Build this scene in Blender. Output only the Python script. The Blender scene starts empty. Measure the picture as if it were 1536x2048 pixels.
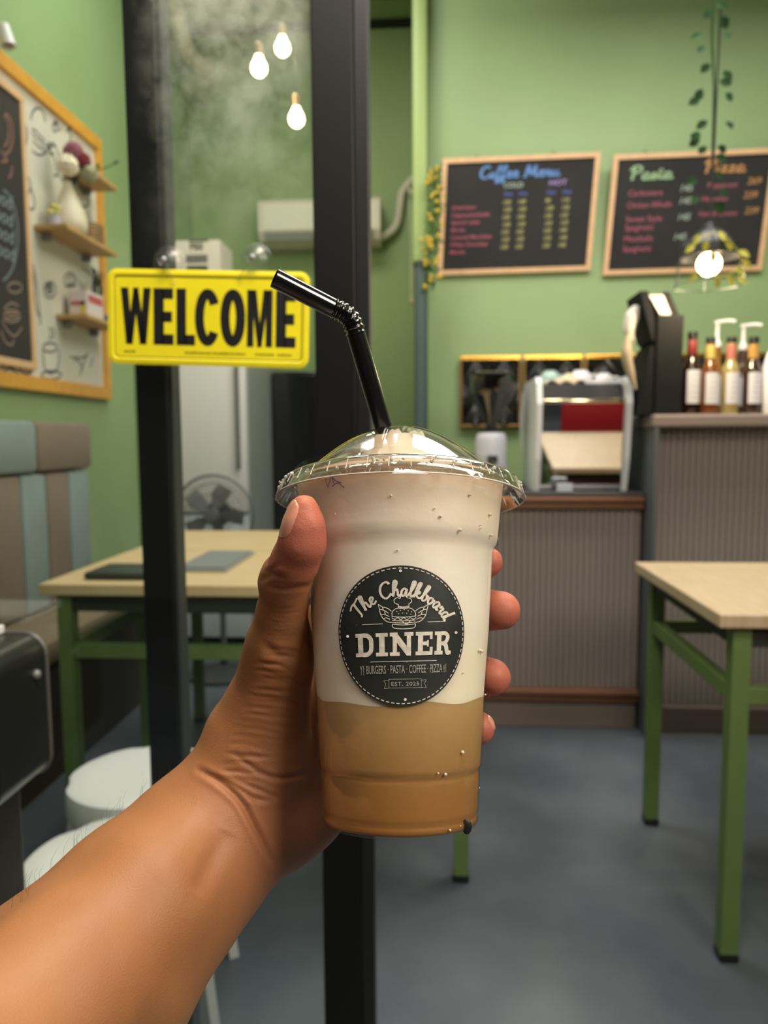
import bpy, bmesh, math, random
import numpy as np
from mathutils import Vector, Matrix
random.seed(7)
S = bpy.context.scene
COL = S.collection
# ------------------------------------------------------------------ camera
FPX = 1500.0; W, H = 1536, 2048
CAM = Vector((0, 0, 1.10))
TH = math.radians(3.87); PH = math.radians(5.56); RO = math.radians(0.33)
FW = Vector((-math.sin(TH)*math.cos(PH), math.cos(TH)*math.cos(PH), -math.sin(PH)))
r0 = FW.cross(Vector((0, 0, 1))).normalized(); u0 = r0.cross(FW).normalized()
RT = (r0*math.cos(RO) - u0*math.sin(RO)).normalized()
UP = (u0*math.cos(RO) + r0*math.sin(RO)).normalized()
cd = bpy.data.cameras.new('camera'); cam = bpy.data.objects.new('camera', cd); COL.objects.link(cam)
cam.matrix_world = Matrix(((RT.x, UP.x, -FW.x, CAM.x), (RT.y, UP.y, -FW.y, CAM.y), (RT.z, UP.z, -FW.z, CAM.z), (0, 0, 0, 1)))
cd.sensor_fit = 'VERTICAL'; cd.sensor_height = 36.0; cd.sensor_width = 27.0
cd.lens = 36.0*FPX/H; cd.clip_start = 0.02; cd.clip_end = 60
cd.dof.use_dof = True; cd.dof.focus_distance = 0.262; cd.dof.aperture_fstop = 13.0
S.camera = cam
# ------------------------------------------------------------------ world, lights, exposure
w = bpy.data.worlds.new('world'); S.world = w; w.use_nodes = True
w.node_tree.nodes['Background'].inputs[0].default_value = (0.75, 0.70, 0.62, 1)
w.node_tree.nodes['Background'].inputs[1].default_value = 0.06
def area(name, loc, rot, sx, sy, power, col):
    l = bpy.data.lights.new(name, 'AREA'); l.shape = 'RECTANGLE'; l.size = sx; l.size_y = sy
    l.energy = power; l.color = col
    o = bpy.data.objects.new(name, l); COL.objects.link(o); o.location = loc; o.rotation_euler = [math.radians(a) for a in rot]; return o
def point(name, loc, power, col, rad=0.03):
    l = bpy.data.lights.new(name, 'POINT'); l.energy = power; l.color = col; l.shadow_soft_size = rad
    o = bpy.data.objects.new(name, l); COL.objects.link(o); o.location = loc; return o
area('room_fill_light', (1.0, 2.4, 3.2), (0, 0, 0), 1.6, 1.2, 60, (1.0, 0.95, 0.88))  # unseen area light added overhead to set the back wall's brightness
area('alcove_fill_light', (-0.7, 2.9, 3.7), (0, 0, 0), 1.0, 1.0, 38, (1.0, 0.97, 0.92))  # unseen area light added to brighten the alcove side and refrigerator
area('overhead_key_light', (0.10, 0.36, 2.35), (0, 0, 0), 0.40, 0.40, 24, (1.0, 0.88, 0.70))  # unseen overhead key added to light the forearm, cup and sign
kl = area('side_key_light', (1.0, -0.38, 1.95), (0, 0, 0), 0.60, 0.60, 23, (1.0, 0.90, 0.76))  # unseen key light added at the right to brighten the cup front
kl.rotation_euler = (Vector((0, .3, 1.02))-Vector((1.0, -.38, 1.95))).to_track_quat('-Z', 'Y').to_euler()
area('front_fill_light', (-0.3, -0.9, 3.4), (22, 0, 0), 1.6, 0.8, 22, (1.0, 0.94, 0.86))  # unseen soft fill added above and behind the camera
S.view_settings.view_transform = 'Standard'; S.view_settings.look = 'None'
S.view_settings.gamma = 1.0; S.view_settings.use_curve_mapping = False
S.view_settings.exposure = 0.0
# ------------------------------------------------------------------ pixel helpers (measuring only)
def ray(px, py): return FW + RT*((px-768)/FPX) + UP*((1024-py)/FPX)
def PY(px, py, Y): d = ray(px, py); return CAM + d*((Y-CAM.y)/d.y)
def PX_(px, py, X): d = ray(px, py); return CAM + d*((X-CAM.x)/d.x)
def PZ(px, py, Z): d = ray(px, py); return CAM + d*((Z-CAM.z)/d.z)
def PC(px, py, D): return CAM + ray(px, py)*D
# ------------------------------------------------------------------ materials
def lin(c):
    return tuple(((v/255)/12.92 if v/255 <= .04045 else ((v/255+.055)/1.055)**2.4) for v in c)
MC = {}
def mat(name, col, rough=.6, metal=0., var=0.0, vscale=8., bump=0., bscale=60., emit=None, es=1., sss=0., spec=.5, stretch=(1,1,1), col2=None, coat=0.):
    if name in MC: return MC[name]
    m = bpy.data.materials.new(name); m.use_nodes = True; MC[name] = m
    nt = m.node_tree; b = nt.nodes['Principled BSDF']
    c = lin(col); b.inputs['Base Color'].default_value = (*c, 1)
    b.inputs['Roughness'].default_value = rough; b.inputs['Metallic'].default_value = metal
    b.inputs['Specular IOR Level'].default_value = spec
    b.inputs['Coat Weight'].default_value = coat
    if sss:
        b.inputs['Subsurface Weight'].default_value = sss; b.inputs['Subsurface Radius'].default_value = (.6, .3, .15); b.inputs['Subsurface Scale'].default_value = .008
    if emit: b.inputs['Emission Color'].default_value = (*lin(emit), 1); b.inputs['Emission Strength'].default_value = es
    if var or bump or col2:
        tc = nt.nodes.new('ShaderNodeTexCoord'); mp = nt.nodes.new('ShaderNodeMapping'); mp.inputs['Scale'].default_value = stretch
        nt.links.new(tc.outputs['Object'], mp.inputs[0])
    if var or col2:
        n = nt.nodes.new('ShaderNodeTexNoise'); n.inputs['Scale'].default_value = vscale; n.inputs['Detail'].default_value = 5
        nt.links.new(mp.outputs[0], n.inputs['Vector'])
        r = nt.nodes.new('ShaderNodeValToRGB'); r.color_ramp.elements[0].position = .35; r.color_ramp.elements[1].position = .68
        a = lin(col2) if col2 else tuple(v*(1-var) for v in c); bb = c if col2 else tuple(min(1, v*(1+var)) for v in c)
        r.color_ramp.elements[0].color = (*a, 1); r.color_ramp.elements[1].color = (*bb, 1)
        nt.links.new(n.outputs['Fac'], r.inputs[0]); nt.links.new(r.outputs[0], b.inputs['Base Color'])
    if bump:
        n2 = nt.nodes.new('ShaderNodeTexNoise'); n2.inputs['Scale'].default_value = bscale; n2.inputs['Detail'].default_value = 4
        nt.links.new(mp.outputs[0], n2.inputs['Vector'])
        bp = nt.nodes.new('ShaderNodeBump'); bp.inputs['Strength'].default_value = bump; bp.inputs['Distance'].default_value = .004
        nt.links.new(n2.outputs['Fac'], bp.inputs['Height']); nt.links.new(bp.outputs[0], b.inputs['Normal'])
    return m
def clear(name, tint=(1,1,1), lo=.04, hi=.75, rough=.03, haze=0., hazecol=(.8,.82,.8), hscale=6., edge=.35):
    """thin clear plastic or glass: see-through face on, glossy and pale at grazing angles, optional painted glare haze"""
    m = bpy.data.materials.new(name); m.use_nodes = True; nt = m.node_tree; nt.nodes.clear()
    out = nt.nodes.new('ShaderNodeOutputMaterial'); tr = nt.nodes.new('ShaderNodeBsdfTransparent'); tr.inputs[0].default_value = (*tint, 1)
    gl = nt.nodes.new('ShaderNodeBsdfGlossy'); gl.inputs['Roughness'].default_value = rough
    df = nt.nodes.new('ShaderNodeBsdfDiffuse'); df.inputs[0].default_value = (*hazecol, 1)
    lw = nt.nodes.new('ShaderNodeLayerWeight'); lw.inputs['Blend'].default_value = edge
    mr = nt.nodes.new('ShaderNodeMapRange'); mr.inputs['To Min'].default_value = lo; mr.inputs['To Max'].default_value = hi
    nt.links.new(lw.outputs['Facing'], mr.inputs['Value'])
    mx = nt.nodes.new('ShaderNodeMixShader'); nt.links.new(mr.outputs[0], mx.inputs[0]); nt.links.new(tr.outputs[0], mx.inputs[1]); nt.links.new(gl.outputs[0], mx.inputs[2])
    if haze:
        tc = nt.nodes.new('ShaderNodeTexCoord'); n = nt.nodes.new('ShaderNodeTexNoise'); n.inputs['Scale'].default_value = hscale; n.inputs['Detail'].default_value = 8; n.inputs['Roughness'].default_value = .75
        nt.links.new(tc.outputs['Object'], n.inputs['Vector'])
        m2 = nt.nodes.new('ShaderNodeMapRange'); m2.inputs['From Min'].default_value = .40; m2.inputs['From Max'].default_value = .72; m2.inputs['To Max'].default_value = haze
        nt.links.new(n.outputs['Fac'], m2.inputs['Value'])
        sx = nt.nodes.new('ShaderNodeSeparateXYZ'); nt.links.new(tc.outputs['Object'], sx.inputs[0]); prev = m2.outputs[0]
        for ax_, lo_, hi_ in (('Z', 1.30, 1.62), ('X', -.235, -.17)):   # bulb glare painted as smeary whitish haze, upper pane by the stile only
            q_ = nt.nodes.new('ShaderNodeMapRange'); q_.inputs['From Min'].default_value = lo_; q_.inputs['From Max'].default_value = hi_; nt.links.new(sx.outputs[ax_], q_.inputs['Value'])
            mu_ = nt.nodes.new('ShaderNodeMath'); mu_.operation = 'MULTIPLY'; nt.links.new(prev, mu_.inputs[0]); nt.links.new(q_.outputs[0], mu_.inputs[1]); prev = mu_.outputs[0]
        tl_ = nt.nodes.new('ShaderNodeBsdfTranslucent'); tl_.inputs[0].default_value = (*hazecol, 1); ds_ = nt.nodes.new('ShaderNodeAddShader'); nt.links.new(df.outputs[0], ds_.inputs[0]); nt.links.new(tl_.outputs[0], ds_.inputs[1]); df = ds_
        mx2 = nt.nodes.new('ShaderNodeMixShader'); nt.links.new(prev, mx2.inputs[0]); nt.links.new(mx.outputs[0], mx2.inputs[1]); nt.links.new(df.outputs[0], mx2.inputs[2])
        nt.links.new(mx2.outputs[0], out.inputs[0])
    else: nt.links.new(mx.outputs[0], out.inputs[0])
    MC[name] = m; return m
# ------------------------------------------------------------------ mesh builder
class MB:
    def __init__(s): s.v = []; s.f = []
    def add(s, vs, fs):
        n = len(s.v); s.v += [Vector(v) for v in vs]; s.f += [tuple(i+n for i in f) for f in fs]; return s
    def box(s, a, b, bev=0.):
        x0, y0, z0 = [min(a[i], b[i]) for i in range(3)]; x1, y1, z1 = [max(a[i], b[i]) for i in range(3)]
        if bev <= 0:
            return s.add([(x0,y0,z0),(x1,y0,z0),(x1,y1,z0),(x0,y1,z0),(x0,y0,z1),(x1,y0,z1),(x1,y1,z1),(x0,y1,z1)],
                         [(0,3,2,1),(4,5,6,7),(0,1,5,4),(1,2,6,5),(2,3,7,6),(3,0,4,7)])
        bm = bmesh.new(); bmesh.ops.create_cube(bm, size=1)
        for v in bm.verts: v.co = Vector(((x0+x1)/2 + v.co.x*(x1-x0), (y0+y1)/2 + v.co.y*(y1-y0), (z0+z1)/2 + v.co.z*(z1-z0)))
        bmesh.ops.bevel(bm, geom=bm.edges[:], offset=min(bev, (x1-x0)*.45, (y1-y0)*.45, (z1-z0)*.45), segments=2, affect='EDGES', profile=.5)
        bm.verts.index_update(); s.add([v.co.copy() for v in bm.verts], [tuple(v.index for v in f.verts) for f in bm.faces]); bm.free(); return s
    def lathe(s, prof, o=(0,0,0), ax=(0,0,1), n=32, x=None):
        o = Vector(o); ax = Vector(ax).normalized()
        e1 = Vector(x) if x else (Vector((1,0,0)) if abs(ax.x) < .9 else Vector((0,1,0)))
        e1 = (e1 - ax*e1.dot(ax)).normalized(); e2 = ax.cross(e1)
        base = len(s.v); idx = []
        for (r, h) in prof:
            if r < 1e-6: idx.append([len(s.v)]*n); s.v.append(o+ax*h)
            else:
                idx.append(list(range(len(s.v), len(s.v)+n)))
                for k in range(n):
                    t = 2*math.pi*k/n; s.v.append(o+ax*h+(e1*math.cos(t)+e2*math.sin(t))*r)
        for i in range(len(prof)-1):
            for k in range(n):
                k2 = (k+1) % n; q = [idx[i][k], idx[i][k2], idx[i+1][k2], idx[i+1][k]]
                qq = []
                for a in q:
                    if a not in qq: qq.append(a)
                if len(qq) > 2: s.f.append(tuple(qq))
        return s
    def tube(s, pts, r, n=8, cap=True, smooth=0):
        pts = [Vector(p) for p in pts]
        if smooth:
            q = []
            rr = [r]*len(pts) if not isinstance(r, (list, tuple)) else list(r); r2 = []
            for i in range(len(pts)-1):
                p0 = pts[max(i-1, 0)]; p1 = pts[i]; p2 = pts[i+1]; p3 = pts[min(i+2, len(pts)-1)]
                for k in range(smooth):
                    t = k/smooth
                    q.append(.5*((2*p1)+(p2-p0)*t+(2*p0-5*p1+4*p2-p3)*t*t+(3*p1-p0-3*p2+p3)*t**3)); r2.append(rr[i]*(1-t)+rr[i+1]*t)
            q.append(pts[-1]); r2.append(rr[-1]); pts = q; r = r2
        if not isinstance(r, (list, tuple)): r = [r]*len(pts)
        t0 = (pts[1]-pts[0]).normalized(); e1 = t0.orthogonal().normalized(); base = len(s.v)
        for i, p in enumerate(pts):
            t = (pts[min(i+1, len(pts)-1)]-pts[max(i-1, 0)]).normalized()
            e1 = (e1-t*e1.dot(t)).normalized(); e2 = t.cross(e1)
            for k in range(n):
                a = 2*math.pi*k/n; s.v.append(p+(e1*math.cos(a)+e2*math.sin(a))*r[i])
        for i in range(len(pts)-1):
            for k in range(n):
                k2 = (k+1) % n; a = base+i*n; b = a+n; s.f.append((a+k, a+k2, b+k2, b+k))
        if cap:
            s.f.append(tuple(base+k for k in range(n))[::-1]); e = base+(len(pts)-1)*n; s.f.append(tuple(e+k for k in range(n)))
        return s
    def ball(s, c, r, n=10, sc=(1,1,1)):
        c = Vector(c); b = MB(); m = n//2+1
        b.lathe([(math.sin(math.pi*i/m)*1.0 if 0 < i < m else 0, -math.cos(math.pi*i/m)) for i in range(m+1)], n=n)
        return s.add([c+Vector((v.x*r*sc[0], v.y*r*sc[1], v.z*r*sc[2])) for v in b.v], b.f)
    def bar(s, a, b, w, h=None, up=(0,0,1)):
        a = Vector(a); b = Vector(b); h = h or w; t = (b-a).normalized(); u = Vector(up)
        if abs(t.dot(u)) > .99: u = Vector((0,1,0))
        x = t.cross(u).normalized()*(w/2); y = x.cross(t).normalized()*(h/2)
        return s.add([a-x-y, a+x-y, a+x+y, a-x+y, b-x-y, b+x-y, b+x+y, b-x+y], [(0,3,2,1),(4,5,6,7),(0,1,5,4),(1,2,6,5),(2,3,7,6),(3,0,4,7)])
    def prism(s, poly, d):
        """poly: list of 3-D points (planar), d: extrusion vector"""
        d = Vector(d); n = len(poly); vs = [Vector(p) for p in poly]; vs += [p+d for p in vs]
        return s.add(vs, [tuple(range(n))[::-1], tuple(range(n, 2*n))]+[(i, (i+1) % n, (i+1) % n+n, i+n) for i in range(n)])
    def xf(s, f): s.v = [Vector(f(v)) for v in s.v]; return s
    def build(s, name, m, parent=None, smooth=False, label=None, kind=None, shade=40):
        org = ORG.get(parent.name, Vector((0,0,0))) if parent else None
        loc = Vector((0,0,0))
        if parent is None:
            a = np.array([tuple(v) for v in s.v]); loc = Vector(((a[:,0].min()+a[:,0].max())/2, (a[:,1].min()+a[:,1].max())/2, a[:,2].min()))
            org = loc
        me = bpy.data.meshes.new(name); me.from_pydata([v-org for v in s.v], [], s.f); me.update()
        bm = bmesh.new(); bm.from_mesh(me); bmesh.ops.recalc_face_normals(bm, faces=bm.faces[:]); bm.to_mesh(me); bm.free()
        me.materials.append(m)
        if smooth:
            me.polygons.foreach_set('use_smooth', [True]*len(me.polygons))
            try: me.set_sharp_from_angle(angle=math.radians(shade))
            except Exception: pass
        o = bpy.data.objects.new(name, me); COL.objects.link(o); o.location = loc
        ORG[o.name] = org
        if parent: o.parent = parent
        if label: o['label'] = label
        if kind: o['kind'] = kind
        return o
ORG = {}
def thing(name, loc, label=None, cat=None, group=None, kind=None):
    o = bpy.data.objects.new(name, None); COL.objects.link(o); o.location = loc; ORG[o.name] = Vector(loc)
    o.empty_display_size = .05
    return tag(o, label, cat, group, kind)
def tag(o, label=None, cat=None, group=None, kind=None):
    if label: o['label'] = label
    if cat: o['category'] = cat
    if group: o['group'] = group
    if kind: o['kind'] = kind
    return o
def dup(o, loc, rz=0., label=None):
    c = o.copy(); COL.objects.link(c); c.location = loc; c.rotation_euler = (0, 0, rz); ORG[c.name] = Vector(loc)
    if label: c['label'] = label
    for ch in list(o.children):
        d = ch.copy(); COL.objects.link(d); d.parent = c
        for g in list(ch.children): e = g.copy(); COL.objects.link(e); e.parent = d
    return c
# text: a flat default-font mesh handed to a mapping function (u, v) -> world point
def text_geo(st, size, bold=0., shear=0., sx=1., align='LEFT', spacing=1.):
    cu = bpy.data.curves.new('t', 'FONT'); cu.body = st; cu.size = size; cu.offset = bold; cu.shear = shear; cu.align_x = align
    cu.space_character = spacing; cu.resolution_u = 3
    ob = bpy.data.objects.new('t', cu); me = bpy.data.meshes.new_from_object(ob)
    vs = [(v.co.x*sx, v.co.y) for v in me.vertices]; fs = [tuple(p.vertices) for p in me.polygons]
    bpy.data.objects.remove(ob); bpy.data.curves.remove(cu); bpy.data.meshes.remove(me)
    return vs, fs
def text_add(mb, mapf, x, y, st, size, **k):
    vs, fs = text_geo(st, size, **k); mb.add([mapf(x+a, y+b) for a, b in vs], fs)
def catmull(p, n=6):
    if len(p) < 3: return p
    q = []
    for i in range(len(p)-1):
        p0 = p[max(i-1,0)]; p1 = p[i]; p2 = p[i+1]; p3 = p[min(i+2, len(p)-1)]
        for k in range(n):
            t = k/n; q.append(tuple(.5*(2*p1[j]+(p2[j]-p0[j])*t+(2*p0[j]-5*p1[j]+4*p2[j]-p3[j])*t*t+(3*p1[j]-p0[j]-3*p2[j]+p3[j])*t**3) for j in (0,1)))
    q.append(tuple(p[-1])); return q
def ribbon(mb, mapf, pts, w, sm=6):
    p = catmull([tuple(a) for a in pts], sm) if sm else pts
    L = []; R = []
    for i, a in enumerate(p):
        b = p[min(i+1, len(p)-1)]; c = p[max(i-1, 0)]; dx, dy = b[0]-c[0], b[1]-c[1]; l = math.hypot(dx, dy) or 1
        nx, ny = -dy/l*w/2, dx/l*w/2; L.append(mapf(a[0]+nx, a[1]+ny)); R.append(mapf(a[0]-nx, a[1]-ny))
    n = len(p); mb.add(L+R, [(i, i+1, n+i+1, n+i) for i in range(n-1)])
# handwriting glyphs: strokes in x-height units
G = {
'T': (1.25, [[(.1,1.75),(.5,2.0),(1.0,1.95),(1.5,2.15)], [(.85,2.0),(.7,1.1),(.55,.1),(.3,-.05)]]),
'C': (1.35, [[(1.25,1.75),(1.05,2.1),(.6,1.95),(.25,1.3),(.2,.5),(.5,0),(.95,.1),(1.3,.5)]]),
'M': (1.9, [[(.0,.1),(.2,0),(.4,1.0),(.6,2.0),(.8,.9),(.95,.3),(1.3,1.3),(1.5,2.0),(1.5,.8),(1.6,0),(1.9,.2)]]),
'P': (1.3, [[(.3,-.05),(.4,.9),(.55,1.9)], [(.1,1.4),(.45,2.0),(1.0,2.05),(1.2,1.6),(.9,1.15),(.45,1.0)]]),
'h': (.95, [[(0,.1),(.35,.9),(.6,1.8),(.45,2.1),(.3,1.6),(.2,.8),(.1,0)], [(.1,0),(.3,.7),(.55,.95),(.65,.6),(.65,.15),(.8,.0),(.98,.25)]]),
'e': (.8, [[(0,.2),(.4,.5),(.6,.8),(.4,1.0),(.18,.7),(.2,.2),(.45,0),(.8,.25)]]),
'a': (.9, [[(.65,.85),(.4,1.0),(.12,.6),(.15,.1),(.4,.05),(.65,.8)], [(.68,.95),(.62,.3),(.72,.0),(.92,.25)]]),
'l': (.55, [[(0,.2),(.4,1.2),(.5,2.0),(.32,2.05),(.22,1.2),(.22,.3),(.35,0),(.57,.25)]]),
'k': (.9, [[(0,.1),(.35,1.0),(.5,2.0),(.35,2.05),(.22,1.2),(.15,0)], [(.2,.5),(.55,.95),(.6,.7),(.3,.5),(.6,.1),(.92,.2)]]),
'b': (.8, [[(0,.2),(.35,1.2),(.45,2.0),(.28,2.05),(.18,1.0),(.2,.1),(.45,.0),(.65,.4),(.5,.85),(.4,.9)], [(.5,.85),(.82,.75)]]),
'o': (.8, [[(.4,.95),(.12,.65),(.18,.1),(.45,.05),(.62,.5),(.42,.95),(.6,.75),(.82,.8)]]),
'r': (.65, [[(0,.5),(.15,.95),(.2,.8),(.4,.85),(.35,.3),(.45,0),(.67,.25)]]),
'd': (.95, [[(.6,.85),(.35,1.0),(.1,.6),(.15,.1),(.38,.05),(.62,.8)], [(.85,2.05),(.68,1.0),(.62,.2),(.75,0),(.95,.25)]]),
'f': (.65, [[(0,.2),(.35,1.1),(.6,1.9),(.5,2.1),(.3,1.5),(.15,.3),(.0,-.7),(.2,-.8),(.3,-.2),(.35,.2),(.67,.3)]]),
'n': (.95, [[(0,.8),(.15,.95),(.15,0)], [(.15,0),(.35,.75),(.55,.95),(.6,.5),(.62,.1),(.78,0),(.97,.25)]]),
'u': (.95, [[(0,.5),(.15,.95),(.12,.3),(.3,0),(.55,.3),(.65,.95),(.62,.2),(.75,0),(.97,.25)]]),
's': (.7, [[(0,.2),(.35,.95),(.45,.6),(.4,.1),(.1,.0)], [(.4,.05),(.7,.25)]]),
't': (.65, [[(0,.2),(.35,1.6),(.22,.6),(.28,.05),(.65,.25)], [(.05,1.15),(.6,1.25)]]),
'i': (.5, [[(0,.3),(.2,.95),(.15,.2),(.28,0),(.5,.25)], [(.3,1.35),(.34,1.45)]]),
'z': (.85, [[(.1,.8),(.3,.95),(.6,.9),(.3,.45),(.1,.05),(.5,.1),(.85,.2)]]),
' ': (.6, []),
}
def script_text(mb, mapf, st, w, sm=5):
    x = 0
    for ch in st:
        a, ss = G[ch]
        for s_ in ss: ribbon(mb, lambda u, v: mapf(u, v), [(x+p[0], p[1]) for p in s_], w, sm)
        x += a
    return x
def script_len(st): return sum(G[c][0] for c in st)
# ================================================================== materials in use
GREEN = mat('green_wall_paint', (148,174,122), rough=.55, var=.06, vscale=1.6, bump=.12, bscale=25)
GREEN2 = mat('green_alcove_paint', (140,164,108), rough=.6, var=.08, vscale=1.3, bump=.12, bscale=25)
CEIL = mat('ceiling_grey', (120,128,112), rough=.9, var=.1, vscale=2)
FLOOR = mat('polished_concrete', (94,101,108), rough=.42, var=.0, col2=(68,75,83), vscale=2.6, bump=.05, bscale=12, spec=.4)
BLACK = mat('black_powder_coat', (11,11,12), rough=.45, spec=.3)
BLACKP = mat('black_plastic', (20,20,22), rough=.4)
GREY = mat('grey_metal', (120,122,122), rough=.4, metal=.3)
DGREY = mat('dark_grey_metal', (58,60,62), rough=.5)
WHITE = mat('white_plastic', (236,234,234), rough=.45)
WHITEM = mat('white_enamel', (236,232,232), rough=.35)
LEGGREEN = mat('green_leg_paint', (92,116,62), rough=.5, var=.08, vscale=12)
BIRCH = mat('pine_board', (190,172,142), rough=.45, col2=(180,158,124), vscale=9, stretch=(12,1,1), bump=.03)
BIRCH2 = mat('pine_board_x', (220,194,150), rough=.45, col2=(206,176,130), vscale=9, stretch=(1,12,1), bump=.03)
SLAT = mat('taupe_slat', (148,138,133), rough=.6, var=.06, vscale=4)
BROWN = mat('brown_moulding', (122,82,58), rough=.5, var=.1, vscale=20, stretch=(1,6,6))
TAUPE = mat('taupe_panel', (138,124,116), rough=.7)
PINE = mat('pine_frame', (226,184,140), rough=.5, var=.06, vscale=30)
YWOOD = mat('amber_frame', (218,160,62), rough=.5, var=.08, vscale=20)
SLATE = mat('chalkboard_slate', (44,42,42), rough=.8, col2=(34,33,34), vscale=3)
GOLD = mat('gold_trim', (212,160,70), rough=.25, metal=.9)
CHROME = mat('mirror_chrome', (225,225,225), rough=.03, metal=1.)
LEAF = mat('leaf_green', (40,68,36), rough=.85, var=.2, vscale=30, spec=.15)
LEAFY = mat('leaf_yellow', (196,190,70), rough=.6)

# ================================================================== the setting
def struct(mb, name, m, **k): return mb.build(name, m, None, kind='structure', **k)
struct(MB().box((-3.2,-3.2,-.05),(3.2,5.05,0)), 'floor', FLOOR)
struct(MB().box((-1.62,.96,3.8),(3.2,5.05,3.9)), 'ceiling', CEIL)
struct(MB().box((-1.70,.96,0),(-1.557,5.05,3.8)), 'wall_left', GREEN)
struct(MB().box((-1.557,4.9,0),(-.035,5.05,3.8)), 'wall_alcove', GREEN2)
struct(MB().box((-.035,4.0,0),(3.2,5.05,3.8)), 'wall_back', GREEN)
struct(MB().box((3.05,.96,0),(3.2,4.0,3.8)), 'wall_right', GREEN)
struct(MB().box((-.112,3.9,0),(-.036,4.899,3.8), .018), 'trim_1', mat('lime_pilaster', (150,172,104), rough=.5), smooth=True)
struct(MB().box((-1.556,4.86,3.627),(-.113,4.899,3.665)), 'trim_2', mat('black_gap', (22,24,22), rough=.8))
# shopfront: fixed post behind, sliding leaf with stile and pane in front
win = thing('window_1', (-.385,.97,0), 'fixed black shopfront window frame behind the glass door leaf', None, None, 'structure')
MB().box((-.385,.955,.0),(-.344,1.005,3.6), .002).build('post', BLACK, win)
MB().box((-.344,.965,.0),(-.340,.995,3.6)).build('gasket', DGREY, win)
door = thing('door_1', (-.13,.93,0), 'black framed sliding glass door leaf', None, None, 'structure')
MB().box((-.143,.905,.0),(-.094,.945,3.6), .0015).build('stile', BLACK, door)
MB().box((-.094,.912,.0),(-.077,.94,3.6), .001).build('jamb', BLACKP, door)
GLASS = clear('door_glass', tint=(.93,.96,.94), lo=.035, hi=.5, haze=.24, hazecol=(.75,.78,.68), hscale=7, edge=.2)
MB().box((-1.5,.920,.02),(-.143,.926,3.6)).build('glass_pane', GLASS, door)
MB().box((-.112,.9035,.995),(-.098,.9055,1.075),.0008).build('lock_plate', mat('lock_steel', (60,60,62), rough=.3, metal=.8), door)
MB().lathe([(0,0),(.006,0),(.006,.004),(0,.004)], (-.105,.9035,1.035), (0,-1,0), 16).build('lock_cylinder', mat('lock_steel2', (110,108,104), rough=.3, metal=.8), door)

# ================================================================== counters
def counter(name, label, x0, x1, y0, y1, ztop, top_m, tt, low):
    t = thing(name, ((x0+x1)/2, y0+.1, 0), label, 'counter')
    MB().box((x0,y0+.02,.0),(x1,y1,ztop-tt)).build('body', TAUPE, t)
    return t
lc = thing('service_counter', (.3,3.0,0), 'low taupe fluted counter with brown moulding carrying the coffee machine', 'counter')
MB().box((.14,2.83,0),(.765,3.5,.885)).build('body', TAUPE, lc)
MB().box((.13,2.80,.885),(.77,3.52,.90), .003).build('worktop', DGREY, lc)
MB().box((.135,2.785,.862),(.768,2.83,.884), .006).build('moulding', BROWN, lc, smooth=True)
MB().box((.135,2.795,.838),(.768,2.83,.859), .006).build('moulding', BROWN, lc, smooth=True)
MB().box((.135,2.79,.128),(.768,2.83,.150), .006).build('moulding', BROWN, lc, smooth=True)
MB().box((.135,2.80,.102),(.768,2.83,.125), .006).build('moulding', BROWN, lc, smooth=True)
MB().box((.14,2.82,0),(.755,2.83,.10)).build('kickboard', TAUPE, lc)
tc_ = thing('bar_counter', (1.3,3.0,0), 'tall taupe fluted bar counter with grey top under the syrup bottles', 'counter')
MB().box((.785,2.80,0),(2.6,3.35,1.134)).build('body', TAUPE, tc_)
MB().box((.765,2.70,1.135),(2.62,3.38,1.18), .008).build('bar_top', mat('grey_bar_top', (140,126,120), rough=.5), tc_)
MB().box((.772,2.70,0),(.784,3.35,1.134)).build('end_panel', mat('blue_grey_panel', (92,98,102), rough=.5), tc_)
MB().box((.785,2.775,0),(2.6,2.80,.10), .004).build('kickboard', mat('kick_taupe', (112,96,88), rough=.6), tc_)
def slats(t, x0, x1, y, z0, z1, pitch):
    n = int((x1-x0)/pitch); me = None
    for i in range(n):
        x = x0+pitch*(i+.5)
        if me is None:
            r = pitch*.44; poly = [Vector((x+r*math.cos(a), y-r*.8*math.sin(a), z0)) for a in [math.pi*k/5 for k in range(6)]]
            o = MB().prism(poly, (0,0,z1-z0)).build('slat', SLAT, t, smooth=True, shade=60); me = o.data; first = x; o0 = o
        else:
            o = o0.copy(); COL.objects.link(o); o.parent = t; o.location = (x-first, 0, 0)
slats(lc, .14, .765, 2.83, .152, .838, .0232)
slats(tc_, .785, 2.25, 2.80, .10, 1.134, .0232)

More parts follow.
